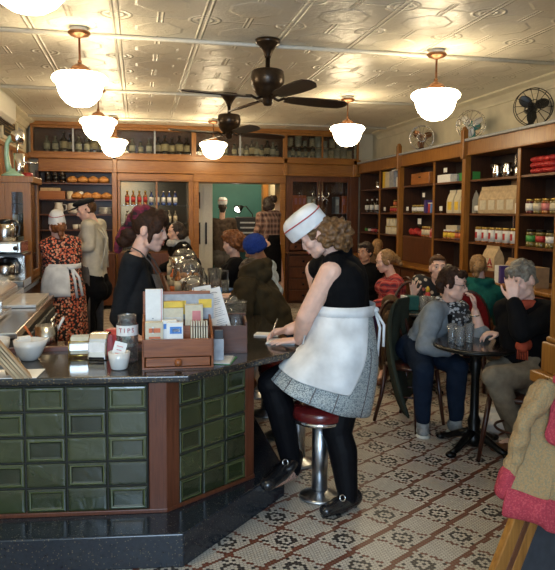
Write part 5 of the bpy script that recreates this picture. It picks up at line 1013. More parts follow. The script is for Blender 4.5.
    def shoes(s, mat_, g=.008, name='shoe', sole=True, heel=0):
        for i in (0, 1):
            if 'LR'[i] not in s.legs: continue
            kn, an, to = (V(x) for x in s.legs['LR'[i]]); k = s.k*max(1, s.lk); b = MB(); d = (to-an); d.z = 0; d = d.normalized(); a0 = V((an.x, an.y, to.z))-d*.035*k
            b.cap(a0+V((0, 0, .012)), lp(a0, to, .6), .034*k+g, .038*k+g, 12, flat=.9); b.cap(lp(a0, to, .55), to, .038*k+g, .03*k+g, 12, flat=.8, fdir=(0, 0, 1)); b.cap(a0+V((0, 0, .02)), an-V((0, 0, .01)), .036*k+g, .036*k+g, 12)
            zmin = to.z-.034*k
            o = solid(name, b, mat_, .008, s.t, True, 2, clips=[(V((0, 0, zmin)), V((0, 0, -1)))] if False else ())
            if mat_ == 'sneaker': bs = MB(); bs.cap(V((a0.x, a0.y, zmin)), V((to.x, to.y, zmin)), .04*k+g, .036*k+g, 14, flat=.35, fdir=(0, 0, 1)); bs.build('sole', 'plastic', o, True)
            if heel: MB().cap(a0+V((0, 0, -.02)), a0+V((0, 0, -heel)), .028, .022, 10).build('heel', mat_, o, True)
        return s
    def cuffhair(s, mat_, blobs, disp=.008, ds=45, vox=.008, name='hair', smooth=2):
        b = MB(); k = s.k*s.hk
        for (a, q, z, r) in blobs:
            r = r if isinstance(r, tuple) else (r, r, r); b.ell(s.P(a, q, z), tuple(x*k for x in r), (s.hs, s.f, s.hu), 14)
        return solid(name, b, mat_, vox, s.t, True, smooth, disp, ds)
SHORT = [(0, -.02, .04, (.084, .098, .09)), (0, .05, .088, (.06, .045, .03)), (0, -.06, -.02, (.07, .05, .06)), (.066, -.02, .02, (.018, .045, .05)), (-.066, -.02, .02, (.018, .045, .05))]
def loftring(c, ax, ay, rx, ry, n=40, wob=0, ph=0, a0=0, a1=2*PI, folds=7):
    full = abs(a1-a0-2*PI) < 1e-6
    return [V(c)+ax*(rx*(1+wob*math.sin(a*folds+ph))*math.cos(a))+ay*(ry*(1+wob*math.sin(a*folds+ph))*math.sin(a)) for a in [a0+(a1-a0)*i/n for i in range(n if full else n+1)]]
def papercap(s, mat_='f_white', piping='red', up_=.0, tilt=.25, hgt=.1, name='cap', R=(.088, .108), top=1.0, off=0.0):
    """soft white soda-fountain cap: band, puffed crown and a red piping line"""
    u = (s.hu+s.f*tilt*-1*0+s.hu*0).normalized(); F, L = s.f, s.hs; c0 = s.P(0, -.008+off, .052+up_); q = Matrix.Rotation(tilt, 3, L); u, F = q @ s.hu, q @ s.f
    b = MB(); n = 40; rg = []
    for z, k0 in ((-.0, .98), (0, 1.0), (hgt*.35, 1.035), (hgt*.6, 1.02), (hgt*.82, .93), (hgt*.98, .74), (hgt*1.03, .4), (hgt*1.0, .02)):
        ring = []; k = k0*(1-(1-top)*z/hgt)
        for i in range(n):
            a = 2*PI*i/n; w = 1+.03*math.sin(a*5+z*30)+.015*math.sin(a*11+z*70); ring.append(c0+u*(z+.018*math.cos(a)*k*.0)+L*(R[0]*k*w*math.sin(a))+F*(R[1]*k*w*math.cos(a)))
        rg.append(ring)
    b.loft(rg); o = b.build(name, mat_, s.t, True, solid=.003); md = o.modifiers.new('u', 'SUBSURF'); md.levels = 1; md.render_levels = 2
    pts = [c0+u*(hgt*.58+.02*math.sin(a*2)*.2)+L*(R[0]*1.045*(1-(1-top)*.58)*math.sin(a))+F*(R[1]*1.045*(1-(1-top)*.58)*math.cos(a)) for a in [2*PI*i/40 for i in range(40)]]
    MB().tube(pts, .0035, 6, closed=True).build('piping', piping, o, True); return o

M['h_dark2'] = mat('dark_brown_hair', (.05, .022, .012), .6, 0, .3, 60, bump=.005, col2=(.02, .01, .006), Specular_IOR_Level=.15)
# ---- 1 the waitress leaning on the counter
g = J
W = Person('waitress in white cap and apron writing on a pad, leaning over the counter', (1.12, 3.42, 0), g(351, 345, 3.47), g(338, 250, 3.46), g(317, 234.5, 3.44), (-.82, .26, -.5), (-.42, -.9, 0),
    sh=.17, vox=.0062, chest=1.14, female=True, belly=1.08, hu=(-.30, 0, .9), ak=1.22, lk=1.2, lids=.8, cheek=1.15, sho=[g(331, 272, 3.33), g(316, 270, 3.66)],
    arms={'L': [g(306, 316, 3.4), Z(299, 340, .868), (-1, .1, -.05), (0, .1, -1), (.2, 1, 0), dict(curl=.12)], 'R': [g(325, 318, 3.74), Z(288, 330, .89), (-.97, -.1, -.1), (.1, -.6, -.8), (-.1, -.75, .55), dict(curl=.62, spread=.04)]},
    legs={'L': [g(337, 432, 3.34), g(348, 497, 3.25), Z(327, 510, .034)], 'R': [g(272, 384, 3.46), g(292, 467, 3.46), Z(268, 484, .195)]}, hips=[g(350, 352, 3.40), g(345, 352, 3.58)]).build(brow='h_brown')
W.cuffhair('h_curl', [(0, -.04, .0, (.08, .085, .085)), (.05, -.075, -.02, .052), (-.05, -.075, -.02, .052), (0, -.11, -.02, .06), (.04, -.11, -.075, .055), (-.04, -.11, -.07, .055), (.0, -.1, -.11, .05), (.062, -.035, -.05, .038), (.068, -.01, -.02, .026), (-.062, -.035, -.05, .038), (.05, -.13, -.03, .04), (.03, -.145, -.06, .04), (.06, -.09, -.1, .035), (-.02, -.14, -.03, .045), (.065, .015, .02, (.016, .03, .03))], disp=.02, ds=38, vox=.007)
papercap(W, tilt=.16, hgt=.118, up_=-.008, R=(.094, .116), off=.03)
def capsl(b):
    for i in (0, 1): b.cap(lp(W.S[i], W.neck, .2), W.S[i], .07, .07, 14)
    b.cap(W.neck-W.up*.06, W.neck-W.up*.01-W.fwd*.02, .075, .062, 14)
S0 = W.S; W.S = [lp(x, W.neck-W.up*.05, .15) for x in S0]
W.garment('top', 'f_black', .016, (0, 0), extra=capsl, disp=.004, vox=.0075)
W.S = S0; b = MB(); [W.leg(b, i, .011, e=1) for i in (0, 1)]; solid('tights', b, 'f_tights', .007, W.t, True, 3)
W.shoes('leather', .007, heel=.03)
for i in (0, 1): an, to = V(W.legs['LR'[i]][1]), V(W.legs['LR'[i]][2]); p = lp(V((an.x, an.y, to.z)), to, .35)+V((0, 0, .052)); MB().torus(p+V((-.0, -.03, .0)), .016, .0035, 14, 6, (.2, -.9, .4)).build('buckle', 'chrome', W.t, True)
# skirt and apron follow the raised thigh
ax = V((-.93, .3, 0)).normalized(); ay = V((-.3, -.93, 0)).normalized()
wc, hc = g(343, 308, 3.46), g(342, 346, 3.46); me_, hem = g(334, 374, 3.45), g(322, 395, 3.44)
ax2 = (g(272, 375, 3.46)-g(370, 411, 3.45)); hw = ax2.length/2; ax2.normalize()
R = []
for j in range(15):
    t_ = j/14; c = (wc.lerp(hc, t_/.4) if t_ < .4 else hc.lerp(hem, (t_-.4)/.6)); A = ax.lerp(ax2, max(0, t_-.3)/.7).normalized(); s1 = .158+.04*min(1, t_/.4)+(hw-.2)*max(0, (t_-.4)/.6)**.8; s2 = .185+.055*min(1, t_/.4)+.05*max(0, t_-.4)
    R.append(loftring(c, A, ay, s1, s2, 56, .02*t_, .6))
b = MB(); b.loft(R); o = b.build('skirt', 'skirt', W.t, True, solid=.004)
b = MB(); pl = []                                            # pleat seams
for a in (.35, .85, 1.35, 1.9, 2.5):
    i = int(a/(2*PI)*56); b.tube([r[i]+(r[i]-sum(r, V())/56).normalized()*.004 for r in R[5:]], .003, 5)
b.build('pleat_seam', 'ink', o, True)
RA = []
for j in range(12):
    t_ = j/11*.80; c = (wc.lerp(hc, t_/.4) if t_ < .4 else hc.lerp(hem, (t_-.4)/.6)); A = ax.lerp(ax2, max(0, t_-.3)/.7).normalized(); s1 = .168+.04*min(1, t_/.4)+(hw-.2)*max(0, (t_-.4)/.6)**.8; s2 = .195+.055*min(1, t_/.4)+.05*max(0, t_-.4)
    RA.append(loftring(c, A, ay, s1+.004, s2+.004, 40, .018*t_, 1.2, a0=-1.3, a1=2.5-.6*t_))
b = MB(); b.loft(RA, closed=False); ap = b.build('apron', 'f_white', W.t, True, solid=.004); md = ap.modifiers.new('u', 'SUBSURF'); md.levels = 1; md.render_levels = 1
b = MB(); b.loft([loftring(wc+V((0, 0, z)), ax, ay, .178, .205, 40) for z in (-.03, .03)]); b.build('waistband', 'f_white', ap, True, solid=.005)
q0 = wc-ax*.175+ay*.04; b = MB(); b.tube([q0, q0-ax*.03+V((0, 0, -.1)), q0-ax*.02+V((0, 0, -.26))], .008, 6).tube([q0, q0-ax*.05+ay*.03+V((0, 0, -.08)), q0-ax*.05+ay*.02+V((0, 0, -.2))], .008, 6).ell(q0, (.025, .02, .018)); b.build('apron_tie', 'f_white', ap, True)
q0 = wc+ax*.16+ay*.06; MB().tube([q0, q0+ax*.03+V((0, 0, -.06)), q0+ax*.06+V((0, 0, -.2))], .005, 6).build('apron_string', 'f_white', ap, True)
# pen and pads
hw_ = V(W.arms['R'][1])+V((-.095, -.02, -.012)); tag(MB().tube([hw_+V((-.028, -.015, -.038)), hw_+V((.0, .0, .02)), hw_+V((.028, .012, .085))], [.002, .0045, .0045], 8).build('pen', 'steel'), 'silver pen held in the writing hand of the waitress', 'pen')
p = Z(267, 335, c0); thing1(MB().bx(-.05, .05, -.075, .075, 0, .008), 'order_pad', 'paper', 'small white order pad under the writing hand', 'pad', (p.x, p.y, c0), rz=1.2)
p = Z(281, 342.5, c0)
for i in range(3): thing1(MB().bx(-.055, .055, -.085, .085, 0, .004), 'order_slip', 'paper', ['lowest white order slip under the flat left hand', 'middle white order slip under the flat left hand', 'top white order slip under the flat left hand'][i], 'paper', (p.x+.006*i, p.y, c0+.0045*i), 'order slips', rz=1.25+.06*i)

# ---- 2 woman with crimson head scarf
B = Person('woman with crimson plaid headscarf and grey apron standing behind the counter', (.03, 4.3, 0), g(134, 385, 4.3), g(137, 251, 4.3), g(148.5, 229, 4.3), (.97, -.22, -.16), (.15, .98, 0), sh=.195, vox=.0068, female=True, chest=1.1, belly=1.1, hk=1.2, cheek=1.2,
    arms={'R': [g(118, 318, 4.16), g(136, 338, 4.0), (.9, -.2, -.2), (0, .2, -1), (.2, .9, 0), dict(curl=.4)], 'L': [g(128, 315, 4.5), g(150, 332, 4.4), (.9, -.2, -.2), (0, .2, -1), (.2, -.9, 0), dict(curl=.4)]},
    legs={'L': [V((.0, 4.4, .5)), V((-.02, 4.42, .1)), V((.12, 4.42, .035))], 'R': [V((.02, 4.22, .5)), V((0, 4.22, .1)), V((.14, 4.2, .035))]}).build(brow='h_brown')
B.cuffhair('h_dark2', [(0, -.02, .035, (.084, .102, .092)), (0, .07, .058, (.068, .034, .042)), (.062, .05, .03, (.022, .04, .055)), (-.062, .05, .03, (.022, .04, .055)), (.0, .05, .09, (.06, .04, .03)), (.06, .045, .03, (.02, .03, .05)), (-.06, .045, .03, (.02, .03, .05)), (-.074, .03, -.025, (.01, .016, .055)), (0, -.1, -.04, .055), (0, -.12, -.08, .045)], disp=.003, ds=60, vox=.007, smooth=6)
b = MB(); u = B
for (a, q, z, r) in [(0, -.055, .06, (.092, .062, .078)), (0, -.03, .09, (.086, .05, .048)), (0, -.09, .02, (.075, .05, .07)), (0, -.115, -.03, (.06, .045, .05)), (.0, -.135, -.07, (.045, .04, .05)), (.01, -.15, -.12, (.035, .03, .045))]: b.ell(B.P(a, q, z), r, (B.hs, B.f, B.hu))
solid('headscarf', b, 'plaid_scarf', .008, B.t, True, 2, .008, 30)
B.garment('top', 'f_char', .014, (.86, .86), clips=[(B.neck-B.up*.012+B.fwd*.02, (B.up+B.fwd*.35).normalized())], disp=.006)
B.trousers('f_black'); B.shoes('leather')
L = (B.neck-B.hip).length; pt = lambda t_, a, q: B.hip+B.up*(L*t_)+B.left*a+B.fwd*q
b = MB(); b.loft([[pt(t_, a*w_, q-abs(a)*.035) for a in (-1, -.6, -.2, .2, .6, 1)] for t_, w_, q in ((.84, .075, .145), (.72, .09, .185), (.5, .13, .155), (.3, .15, .145), (.1, .165, .155), (-.3, .17, .16), (-.9, .17, .14))], closed=False); ap = b.build('apron', 'f_apron', B.t, True, solid=.006)
for a in (1, -1): MB().loft([[p_-B.fwd*.002, p_+B.left*.028*a+V((0, 0, .0))] for p_ in (pt(.84, .06*a, .148), pt(.93, .075*a, .1), pt(1.0, .075*a, .035), pt(1.03, .06*a, -.02), pt(1.02, .02*a, -.06))], closed=False).build('apron_strap', 'f_apron', ap, True, solid=.006)
# ---- 3 woman in floral dress
D = Person('woman in black and orange floral dress with white cap seen from behind', (-.78, 6.75, 0), g(64, 283, 6.75), g(60, 239, 6.75), g(57.5, 226.5, 6.72), (-.35, .93, -.1), (-.93, -.3, 0), sh=.135, female=True, vox=.009, chest=.86, belly=.85,
    arms={'L': [g(48, 258, 6.75), g(47, 277, 6.9), (.2, .9, 0), (0, 0, -1), (1, 0, 0)], 'R': [g(76, 258, 6.8), g(75, 277, 7.0), (-.2, .9, 0), (0, 0, -1), (-1, 0, 0)]},
    legs={'L': [V((-.86, 6.75, .5)), V((-.86, 6.72, .1)), V((-.88, 6.86, .035))], 'R': [V((-.68, 6.77, .5)), V((-.68, 6.76, .1)), V((-.68, 6.9, .035))]}).build(brow='h_red')
D.cuffhair('h_red', [(0, -.02, .0, (.078, .085, .08)), (0, -.085, -.03, .04), (0, -.09, -.08, .03), (.0, -.09, -.12, .022)]); papercap(D, tilt=-.25, hgt=.13, up_=-.02, R=(.082, .092), top=.72)
D.garment('dress_top', 'floral', .016, (1, 1), top=.95)
c = D.hip; R = [loftring(c+V((0, 0, .16-.07*j)), V((1, 0, 0)), V((0, 1, 0)), (.145+.014*min(j, 3)+.003*j)*1.02, .145+.016*min(j, 3)+.004*j, 48, .03*min(1, j/6), j*.05) for j in range(11)]
MB().loft(R).build('dress_skirt', 'floral', D.t, True, solid=.005)
R = [loftring(c+V((0, 0, .19-.05*j)), V((1, 0, 0)), V((0, 1, 0)), .16+.012*min(j, 3)+.005*j, .165+.012*min(j, 3)+.006*j, 40, .015, 1, a0=PI*.62, a1=PI*1.62) for j in range(7)]
ap = MB().loft(R, closed=False).build('apron', 'f_white', D.t, True, solid=.006); MB().loft([loftring(c+V((0, 0, z)), V((1, 0, 0)), V((0, 1, 0)), .166, .17, 40) for z in (.15, .2)]).build('waistband', 'f_white', ap, True, solid=.006)
q0 = c+V((.09, -.17, .17)); b = MB(); b.ell(q0, (.045, .02, .025)).tube([q0, q0+V((.03, -.02, -.12)), q0+V((.05, -.01, -.3))], .014, 6).tube([q0, q0+V((.07, -.01, -.1)), q0+V((.1, -.0, -.28))], .014, 6); b.build('apron_bow', 'f_white', ap, True); D.shoes('leather', .012, 'boot')
# ---- 4 man with flat cap
F = Person('man in dark flat cap, cream shirt and grey apron looking down', (-.55, 7.3, 0), g(94, 287, 7.3), g(94, 221, 7.3), g(86, 209.5, 7.28), (-.9, -.25, -.35), (-.3, -.95, 0), sh=.19, vox=.009, hu=(-.2, 0, .95),
    arms={'L': [g(90, 246, 7.1), g(77, 250, 7.1), (-1, 0, 0), (0, 0, -1), (0, 1, 0)], 'R': [g(96, 248, 7.5), g(80, 254, 7.4), (-1, 0, 0), (0, 0, -1), (0, -1, 0)]},
    legs={'L': [V((-.55, 7.2, .5)), V((-.52, 7.22, .1)), V((-.66, 7.18, .035))], 'R': [V((-.55, 7.4, .5)), V((-.52, 7.4, .1)), V((-.66, 7.38, .035))]}).build()
F.cuffhair('h_brown', [(0, -.03, .01, (.082, .09, .08)), (.066, -.02, -.01, (.016, .03, .04)), (-.066, -.02, -.01, (.016, .03, .04))])
b = MB(); b.ell(F.P(0, -.015, .075), (.088, .115, .04), (F.hs, F.f, F.hu)).ell(F.P(0, .03, .085), (.088, .09, .035), (F.hs, F.f, F.hu)); cp = solid('flat_cap', b, 'f_char', .009, F.t, True, 3); MB().ell(F.P(0, .12, .05), (.07, .06, .01), (F.hs, F.f, F.hu)).build('brim', 'f_char', cp, True)
F.garment('shirt', 'f_cream', .02, (.7, .7), disp=.012); F.trousers('f_black', .03); F.shoes('leather')
L = (F.neck-F.hip).length; pt = lambda t_, a, q: F.hip+F.up*(L*t_)+F.left*a+F.fwd*q
ap = MB().loft([[pt(t_, .2*w_*math.sin(a), q*math.cos(a)) for a in [-w_*1.75+w_*3.5*i/16 for i in range(17)]] for t_, w_, q in ((.72, .45, .17), (.5, .75, .18), (.25, .97, .185), (-.2, 1, .19), (-.8, 1, .185))], closed=False).build('apron', 'f_apron', F.t, True, solid=.008)
for a in (1, -1): MB().tube([pt(.72, .08*a, .15), pt(.95, .09*a, .07), pt(.98, .08*a, -.03), pt(.75, .02*a, -.14), pt(.3, -.1*a, -.12)], .012, 6).build('apron_strap', 'f_cream', ap, True)
# ---- 5 cook in the back room
K_ = Person('cook in brown shirt and white cap seen from behind in the teal back room', (1.7, 12.55, 0), g(223, 258, 12.55), g(222, 219, 12.55), g(222.5, 207, 12.55), (.1, 1, -.15), (-1, .1, 0), sh=.2, vox=.011,
    arms={'L': [g(209, 238, 12.6), g(212, 250, 12.8)], 'R': [g(236, 238, 12.6), g(233, 250, 12.8)]}, legs={'L': [V((1.6, 12.55, .5)), V((1.6, 12.55, .1)), V((1.6, 12.68, .035))], 'R': [V((1.82, 12.55, .5)), V((1.82, 12.55, .1)), V((1.82, 12.68, .035))]}).build(eyes=False, mouth=False)
K_.cuffhair('h_dark', [(0, -.03, .0, (.08, .085, .08)), (0, -.05, -.06, (.06, .04, .06))]); papercap(K_, tilt=-.2, hgt=.13, up_=0); K_.garment('shirt', 'f_brownshirt', .022, (1, 1), disp=.012); K_.trousers('f_apron', .04, name='apron'); K_.shoes('leather')
t = T('desk_lamp', 'lit gooseneck lamp shining beside the cook in the back room', 'lamp', (2.25, 13.1, .95)); MB().lathe([(.08, 0), (.08, .02), (.01, .03)], n=16).build('base', 'black', t); MB().tube([(0, 0, .02), (.06, 0, .35), (.05, 0, .6), (-.08, 0, .76), (-.2, -.02, .74)], .012, 8).build('gooseneck', 'black', t)
MB().lathe([(.03, 0), (.06, .06), (.10, .14), (.095, .14), (.05, .05)], (-.16, -.02, .76), 18, axis=(-.8, -.25, -.5)).build('shade', 'black', t); M['bulb'] = emit('lamp_bulb_lit', (1, .95, .85), 14); MB().ell((-.25, -.05, .7), (.075, .075, .055)).build('bulb', 'bulb', t)
t = T('work_table', 'dark work table along the teal wall of the back room', 'table', (1.5, 12.95, 0)); MB().bx(0, 1.0, 0, .6, .9, .948).build('top', 'steel', t)
for x in (.03, .97):
    for y in (.03, .57): MB().bx(x-.02, x+.02, y-.02, y+.02, 0, .9).build('leg', 'iron', t)
t = T('chalk_board', 'small dark rounded board standing behind the cook', 'board', (2.15, 12.8, .949)); MB().bx(-.25, .3, 0, .04, .0, .55).build('panel', 'black', t, bevel=.015); b = MB(); [b.bx(-.15, .2-.05*(k % 2), -.004, 0, .12+.1*k, .15+.1*k) for k in range(4)]; b.build('chalk_mark', 'grey', t)
# ---- 6 woman in brown plaid shirt by the doorway
Q = Person('dark haired woman in brown plaid shirt and black skirt standing by the doorway', (2.22, 10.5, 0), g(270, 242, 10.5), g(268.5, 212, 10.5), g(267.5, 204, 10.5), (-.3, .95, -.1), (-.9, -.4, 0), sh=.17, female=True, vox=.011,
    arms={'L': [g(259, 226, 10.4), g(255, 236, 10.3), (-.6, 0, -.6), (1, 0, 0), (0, 1, 0)], 'R': [g(276, 226, 10.6), g(273, 238, 10.7)]}, legs={'L': [V((2.15, 10.5, .5)), V((2.15, 10.52, .1)), V((2.13, 10.64, .035))], 'R': [V((2.32, 10.5, .5)), V((2.32, 10.52, .1)), V((2.3, 10.64, .035))]}).build(eyes=False, mouth=False)
Q.cuffhair('h_dark', [(0, -.03, .02, (.09, .1, .1)), (0, -.1, -.04, .07), (.06, -.05, -.06, .06), (-.08, -.06, .07, .07)], disp=.015); Q.garment('shirt', 'plaid_brown', .018, (.85, .85)); c = Q.hip
MB().loft([loftring(c+V((0, 0, .12-.11*j)), V((1, 0, 0)), V((0, 1, 0)), .155+.012*min(j, 3), .145+.01*min(j, 3), 32) for j in range(8)]).build('skirt', 'f_black', Q.t, True, solid=.006); Q.shoes('leather')
# ---- bar customers
def seated(label, x, y, neck, head, face, left, hipz=.63, stool=True, legd=(-1, 0), **k):
    """customer on a stool at the bar: hips above the seat, knees towards the bar, feet on the footrest"""
    hip = V((x, y, hipz)); l = V(left).normalized(); f = V((legd[0], legd[1], 0)).normalized(); fo = k.pop('footz', .23); kn = k.pop('kneed', .30)
    lg = {}
    for key, a in (('L', 1), ('R', -1)):
        kk = hip+f*kn+l*.1*a+V((0, 0, -.05)); an = kk+f*-.02+V((0, 0, -(kk.z-fo-.06))); lg[key] = [kk, an, V((an.x, an.y, fo-.02))+f*.13]
    return Person(label, (x, y, 0), hip, neck, head, face, left, legs=lg, **k)
c = V((1.06, 7.05, 0))
A1 = seated('customer with curly auburn hair in black, sitting at the bar', 1.02, 7.05, g(236, 259, 7.05), g(232, 243, 7.0), (-.95, .15, -.2), (-.1, -1, 0), vox=.010, female=True, arms={'L': [g(226, 280, 6.9), g(212, 284, 6.8), (-1, 0, 0), (0, 0, -1), (0, 1, 0)], 'R': [g(236, 275, 7.2), g(222, 280, 7.2)]}).build(brow='h_red')
A1.cuffhair('h_red', [(0, -.03, .05, (.11, .115, .09)), (.07, -.04, .0, .06), (-.07, -.04, .0, .06), (0, -.11, 0, .075), (.05, .03, .09, .045), (-.05, .03, .09, .045), (0, .05, .095, .045), (.08, -.08, .04, .05), (0, -.08, -.06, .06)], disp=.022, ds=32, vox=.009); A1.garment('sweater', 'f_black', .025, (.6, 1), disp=.012); A1.trousers('f_black'); A1.shoes('leather')
A2 = seated('customer in royal blue knit cap and pale blue shirt, hunched at the bar', 1.13, 6.0, g(265, 262, 6.0), g(255, 249, 5.95), (-.85, .35, -.4), (-.4, -.9, 0), vox=.009, sh=.2, skin='skin3', arms={'L': [g(276, 292, 5.8), g(258, 300, 5.7)], 'R': [g(262, 285, 6.2), g(242, 292, 6.2)]}).build()
b = MB(); b.ell(A2.P(0, -.015, .05), (.1, .115, .1), (A2.hs, A2.f, A2.hu)).ell(A2.P(0, -.02, .0), (.098, .112, .045), (A2.hs, A2.f, A2.hu)); solid('knit_cap', b, 'f_blue', .01, A2.t, True, 3); A2.garment('shirt', 'f_lblue', .024, (1, 1), disp=.012); A2.trousers('f_jean'); A2.shoes('sneaker')
A3 = seated('customer in olive hooded coat bent over the bar, hood down', 1.08, 4.95, g(250, 276, 5.0), V(g(249, 274, 5.18)), (-.5, .8, -.6), (-.5, -.85, 0), vox=.009, sh=.19, k=1.0, arms={'L': [g(243, 320, 4.75), V((.74, 5.05, .93)), (-1, .2, -.1), (0, 0, -1), (.2, 1, 0)], 'R': [g(252, 300, 5.3), V((.78, 5.4, .90)), (-1, 0, 0), (0, 0, -1), (0, -1, 0)]}).build()
A3.cuffhair('h_dark', SHORT)
def hood(b):
    b.ell(A3.neck-A3.fwd*.06+V((0, 0, .0)), (.13, .13, .09)); b.torus(A3.neck-A3.fwd*.04+V((0, 0, .03)), .095, .05, 18, 8, (-.4, .3, .85)); b.cap(A3.hip+A3.up*.1, A3.hip-V((0, 0, .12)), .15, .18); b.cap(A3.hip+A3.up*.15-A3.fwd*.03, A3.neck-A3.up*.2-A3.fwd*.04, .15, .12)
A3.garment('coat', 'f_olive', .03, (.9, .9), disp=.026, ds=13, extra=hood, label='olive coat with folded hood'); A3.trousers('f_jean'); A3.shoes('bleather')
A4 = Person('dark haired customer in grey scarf at the far end of the bar, facing left', (.62, 8.45, 0), V((.62, 8.45, .92)), g(177, 244, 8.4), g(175.5, 232, 8.4), (-.95, -.2, -.1), (.2, -.97, 0), vox=.011, arms={'L': [g(172, 265, 8.25), g(163, 268, 8.2)], 'R': [g(180, 265, 8.5), g(170, 268, 8.6)]}, legs={'L': [V((.6, 8.35, .5)), V((.6, 8.35, .1)), V((.47, 8.35, .035))], 'R': [V((.6, 8.55, .5)), V((.6, 8.55, .1)), V((.47, 8.55, .035))]}).build()
A4.cuffhair('h_dark', [(0, -.03, .03, (.09, .1, .1)), (0, -.1, -.03, .075), (.06, -.06, -.05, .06), (-.06, -.06, -.05, .06)], disp=.01); A4.garment('jacket', 'f_black', .03, (1, 1)); b = MB(); b.torus(A4.neck+V((0, 0, .01)), .085, .05, 20, 8); b.cap(A4.neck-A4.fwd*.1, A4.neck-A4.fwd*.16-V((0, 0, .25)), .08, .07); solid('scarf', b, 'grey', .012, A4.t, True, 2, .015, 20); A4.trousers('f_jean'); A4.shoes('leather')
# ---- right side: seated at the cafe tables
S1 = Person('man in grey sweater and checked scarf resting his chin on his hand', (2.02, 4.5, 0), V((2.12, 4.56, .56)), g(451, 307, 4.42), g(453, 283.5, 4.34), (.72, -.66, -.12), (.86, .5, 0), sh=.20, vox=.0075, chest=1.08, hu=(.12, -.05, .95),
    arms={'R': [g(425, 346, 4.25), g(452, 351, 4.1), (.9, -.2, .05), (0, 0, -1), (0, 1, 0)], 'L': [g(482, 339, 4.15), g(475, 311, 4.17), (-.06, .1, 1), (-.9, .35, .1), (.3, -.8, .2), dict(curl=.8)]},
    legs={'R': [g(424, 370, 4.18), g(423, 422, 4.25), Z(423, 432, .035)], 'L': [g(458, 367, 4.22), g(456, 420, 4.25), Z(460, 431, .035)]}).build()
S1.cuffhair('h_dark2', [(0, -.025, .04, (.082, .097, .086)), (0, .055, .08, (.06, .04, .028)), (.04, .07, .066, .02), (-.04, .066, .066, .02), (0, -.08, -.02, (.075, .045, .07)), (.07, -.01, .01, (.018, .04, .05)), (-.07, -.01, .01, (.018, .04, .05)), (.0, -.06, -.05, (.05, .03, .04))], disp=.01, ds=40, vox=.008)
b = MB(); 
for a in (-1, 1): b.torus(S1.P(a*.033, .098, .0), .024, .002, 20, 5, S1.f, squash=.8)
b.tube([S1.P(-.01, .1, .003), S1.P(.01, .1, .003)], .002, 5)
for a in (-1, 1): b.tube([S1.P(a*.057, .095, .003), S1.P(a*.076, .0, .0)], .002, 5)
b.build('eyeglasses', 'iron', S1.t, True)
S1.garment('sweater', 'f_greyblue', .024, (.6, .9), disp=.012, ds=12); S1.trousers('f_jean'); S1.shoes('sneaker', .012)
b = MB(); nk = S1.neck; b.torus(nk+V((0, 0, .02)), .085, .042, 22, 8, (.1, -.15, 1)); b.torus(nk-V((0, 0, .03))+S1.fwd*.03, .105, .042, 22, 8, (.25, -.3, 1))
b.cap(nk+S1.fwd*.1-S1.left*.09-V((0, 0, .05)), nk+S1.fwd*.15-V((0, 0, .17)), .05, .03); b.cap(nk+S1.fwd*.12+S1.left*.07-V((0, 0, .05)), nk+S1.fwd*.15-V((0, 0, .17)), .05, .035); b.cap(nk+S1.fwd*.12-V((0, 0, .06)), nk+S1.fwd*.16-V((0, 0, .15)), .05, .04)
sc_ = solid('scarf', b, 'shemagh', .009, S1.t, True, 2, .014, 22); q0 = nk-S1.left*.13+S1.fwd*.07-V((0, 0, .02)); MB().tube([q0, q0+V((0, -.02, -.1)), q0+V((0, -.02, -.17)), q0+V((0, -.02, -.23))], [.02, .01, .012, .018], 8).build('tassel', 'f_black', sc_, True)
wr = V(S1.arms['L'][1]); MB().torus(wr-V((.002, 0, .03)), .031, .007, 20, 6, (-.1, .0, 1)).build('wristwatch', 'steel', S1.t, True)
# grey haired man, hand over his face
S2 = Person('grey haired man in black jacket and rust scarf covering his face with one hand', (2.50, 3.68, 0), V((2.47, 3.70, .57)), g(528, 303, 3.72), g(521, 280, 3.68), (-.86, -.38, -.35), (-.35, .9, 0), sh=.175, vox=.0075, hu=(-.2, 0, .95), lk=.82, chest=.95,
    arms={'L': [g(507, 338, 4.0), g(500, 333, 3.93), (-.95, .1, .0), (0, 0, -1), (.3, -.9, 0), dict(curl=.7)], 'R': [g(522, 332, 3.48), g(514, 302, 3.56), (-.1, .1, 1), (.5, .75, 0), (-.8, .3, .3), dict(curl=.28, spread=.14)]},
    legs={'R': [g(493, 377, 3.55), V((2.44, 3.56, .12)), V((2.32, 3.54, .04))], 'L': [g(495, 371, 3.75), V((2.46, 3.82, .12)), V((2.33, 3.84, .04))]}).build(brow='h_grey')
S2.cuffhair('h_grey', SHORT+[(0, -.07, .05, .06), (0, .06, .07, (.06, .035, .03))], disp=.014, ds=32); S2.garment('jacket', 'f_black', .024, (.95, .95), disp=.01)
b = MB(); nk = S2.neck; b.torus(nk+V((0, 0, .0)), .08, .035, 20, 8); b.cap(nk+S2.fwd*.1-S2.left*.03-V((0, 0, .05)), nk+S2.fwd*.165-V((0, 0, .22)), .04, .035); b.cap(nk+S2.fwd*.165-V((0, 0, .22)), J(522, 346, 3.56), .036, .042); sc_ = solid('scarf', b, 'f_orange', .009, S2.t, True, 2, .008, 30)
p = J(522, 350, 3.56); b = MB(); [b.tube([p+S2.left*(-.04+.012*i), p+S2.left*(-.042+.0125*i)-V((0, 0, .06))], .003, 5) for i in range(7)]; b.build('fringe', 'f_orange', sc_, True)
S2.trousers('f_khaki', .022); S2.shoes('bleather', .01)
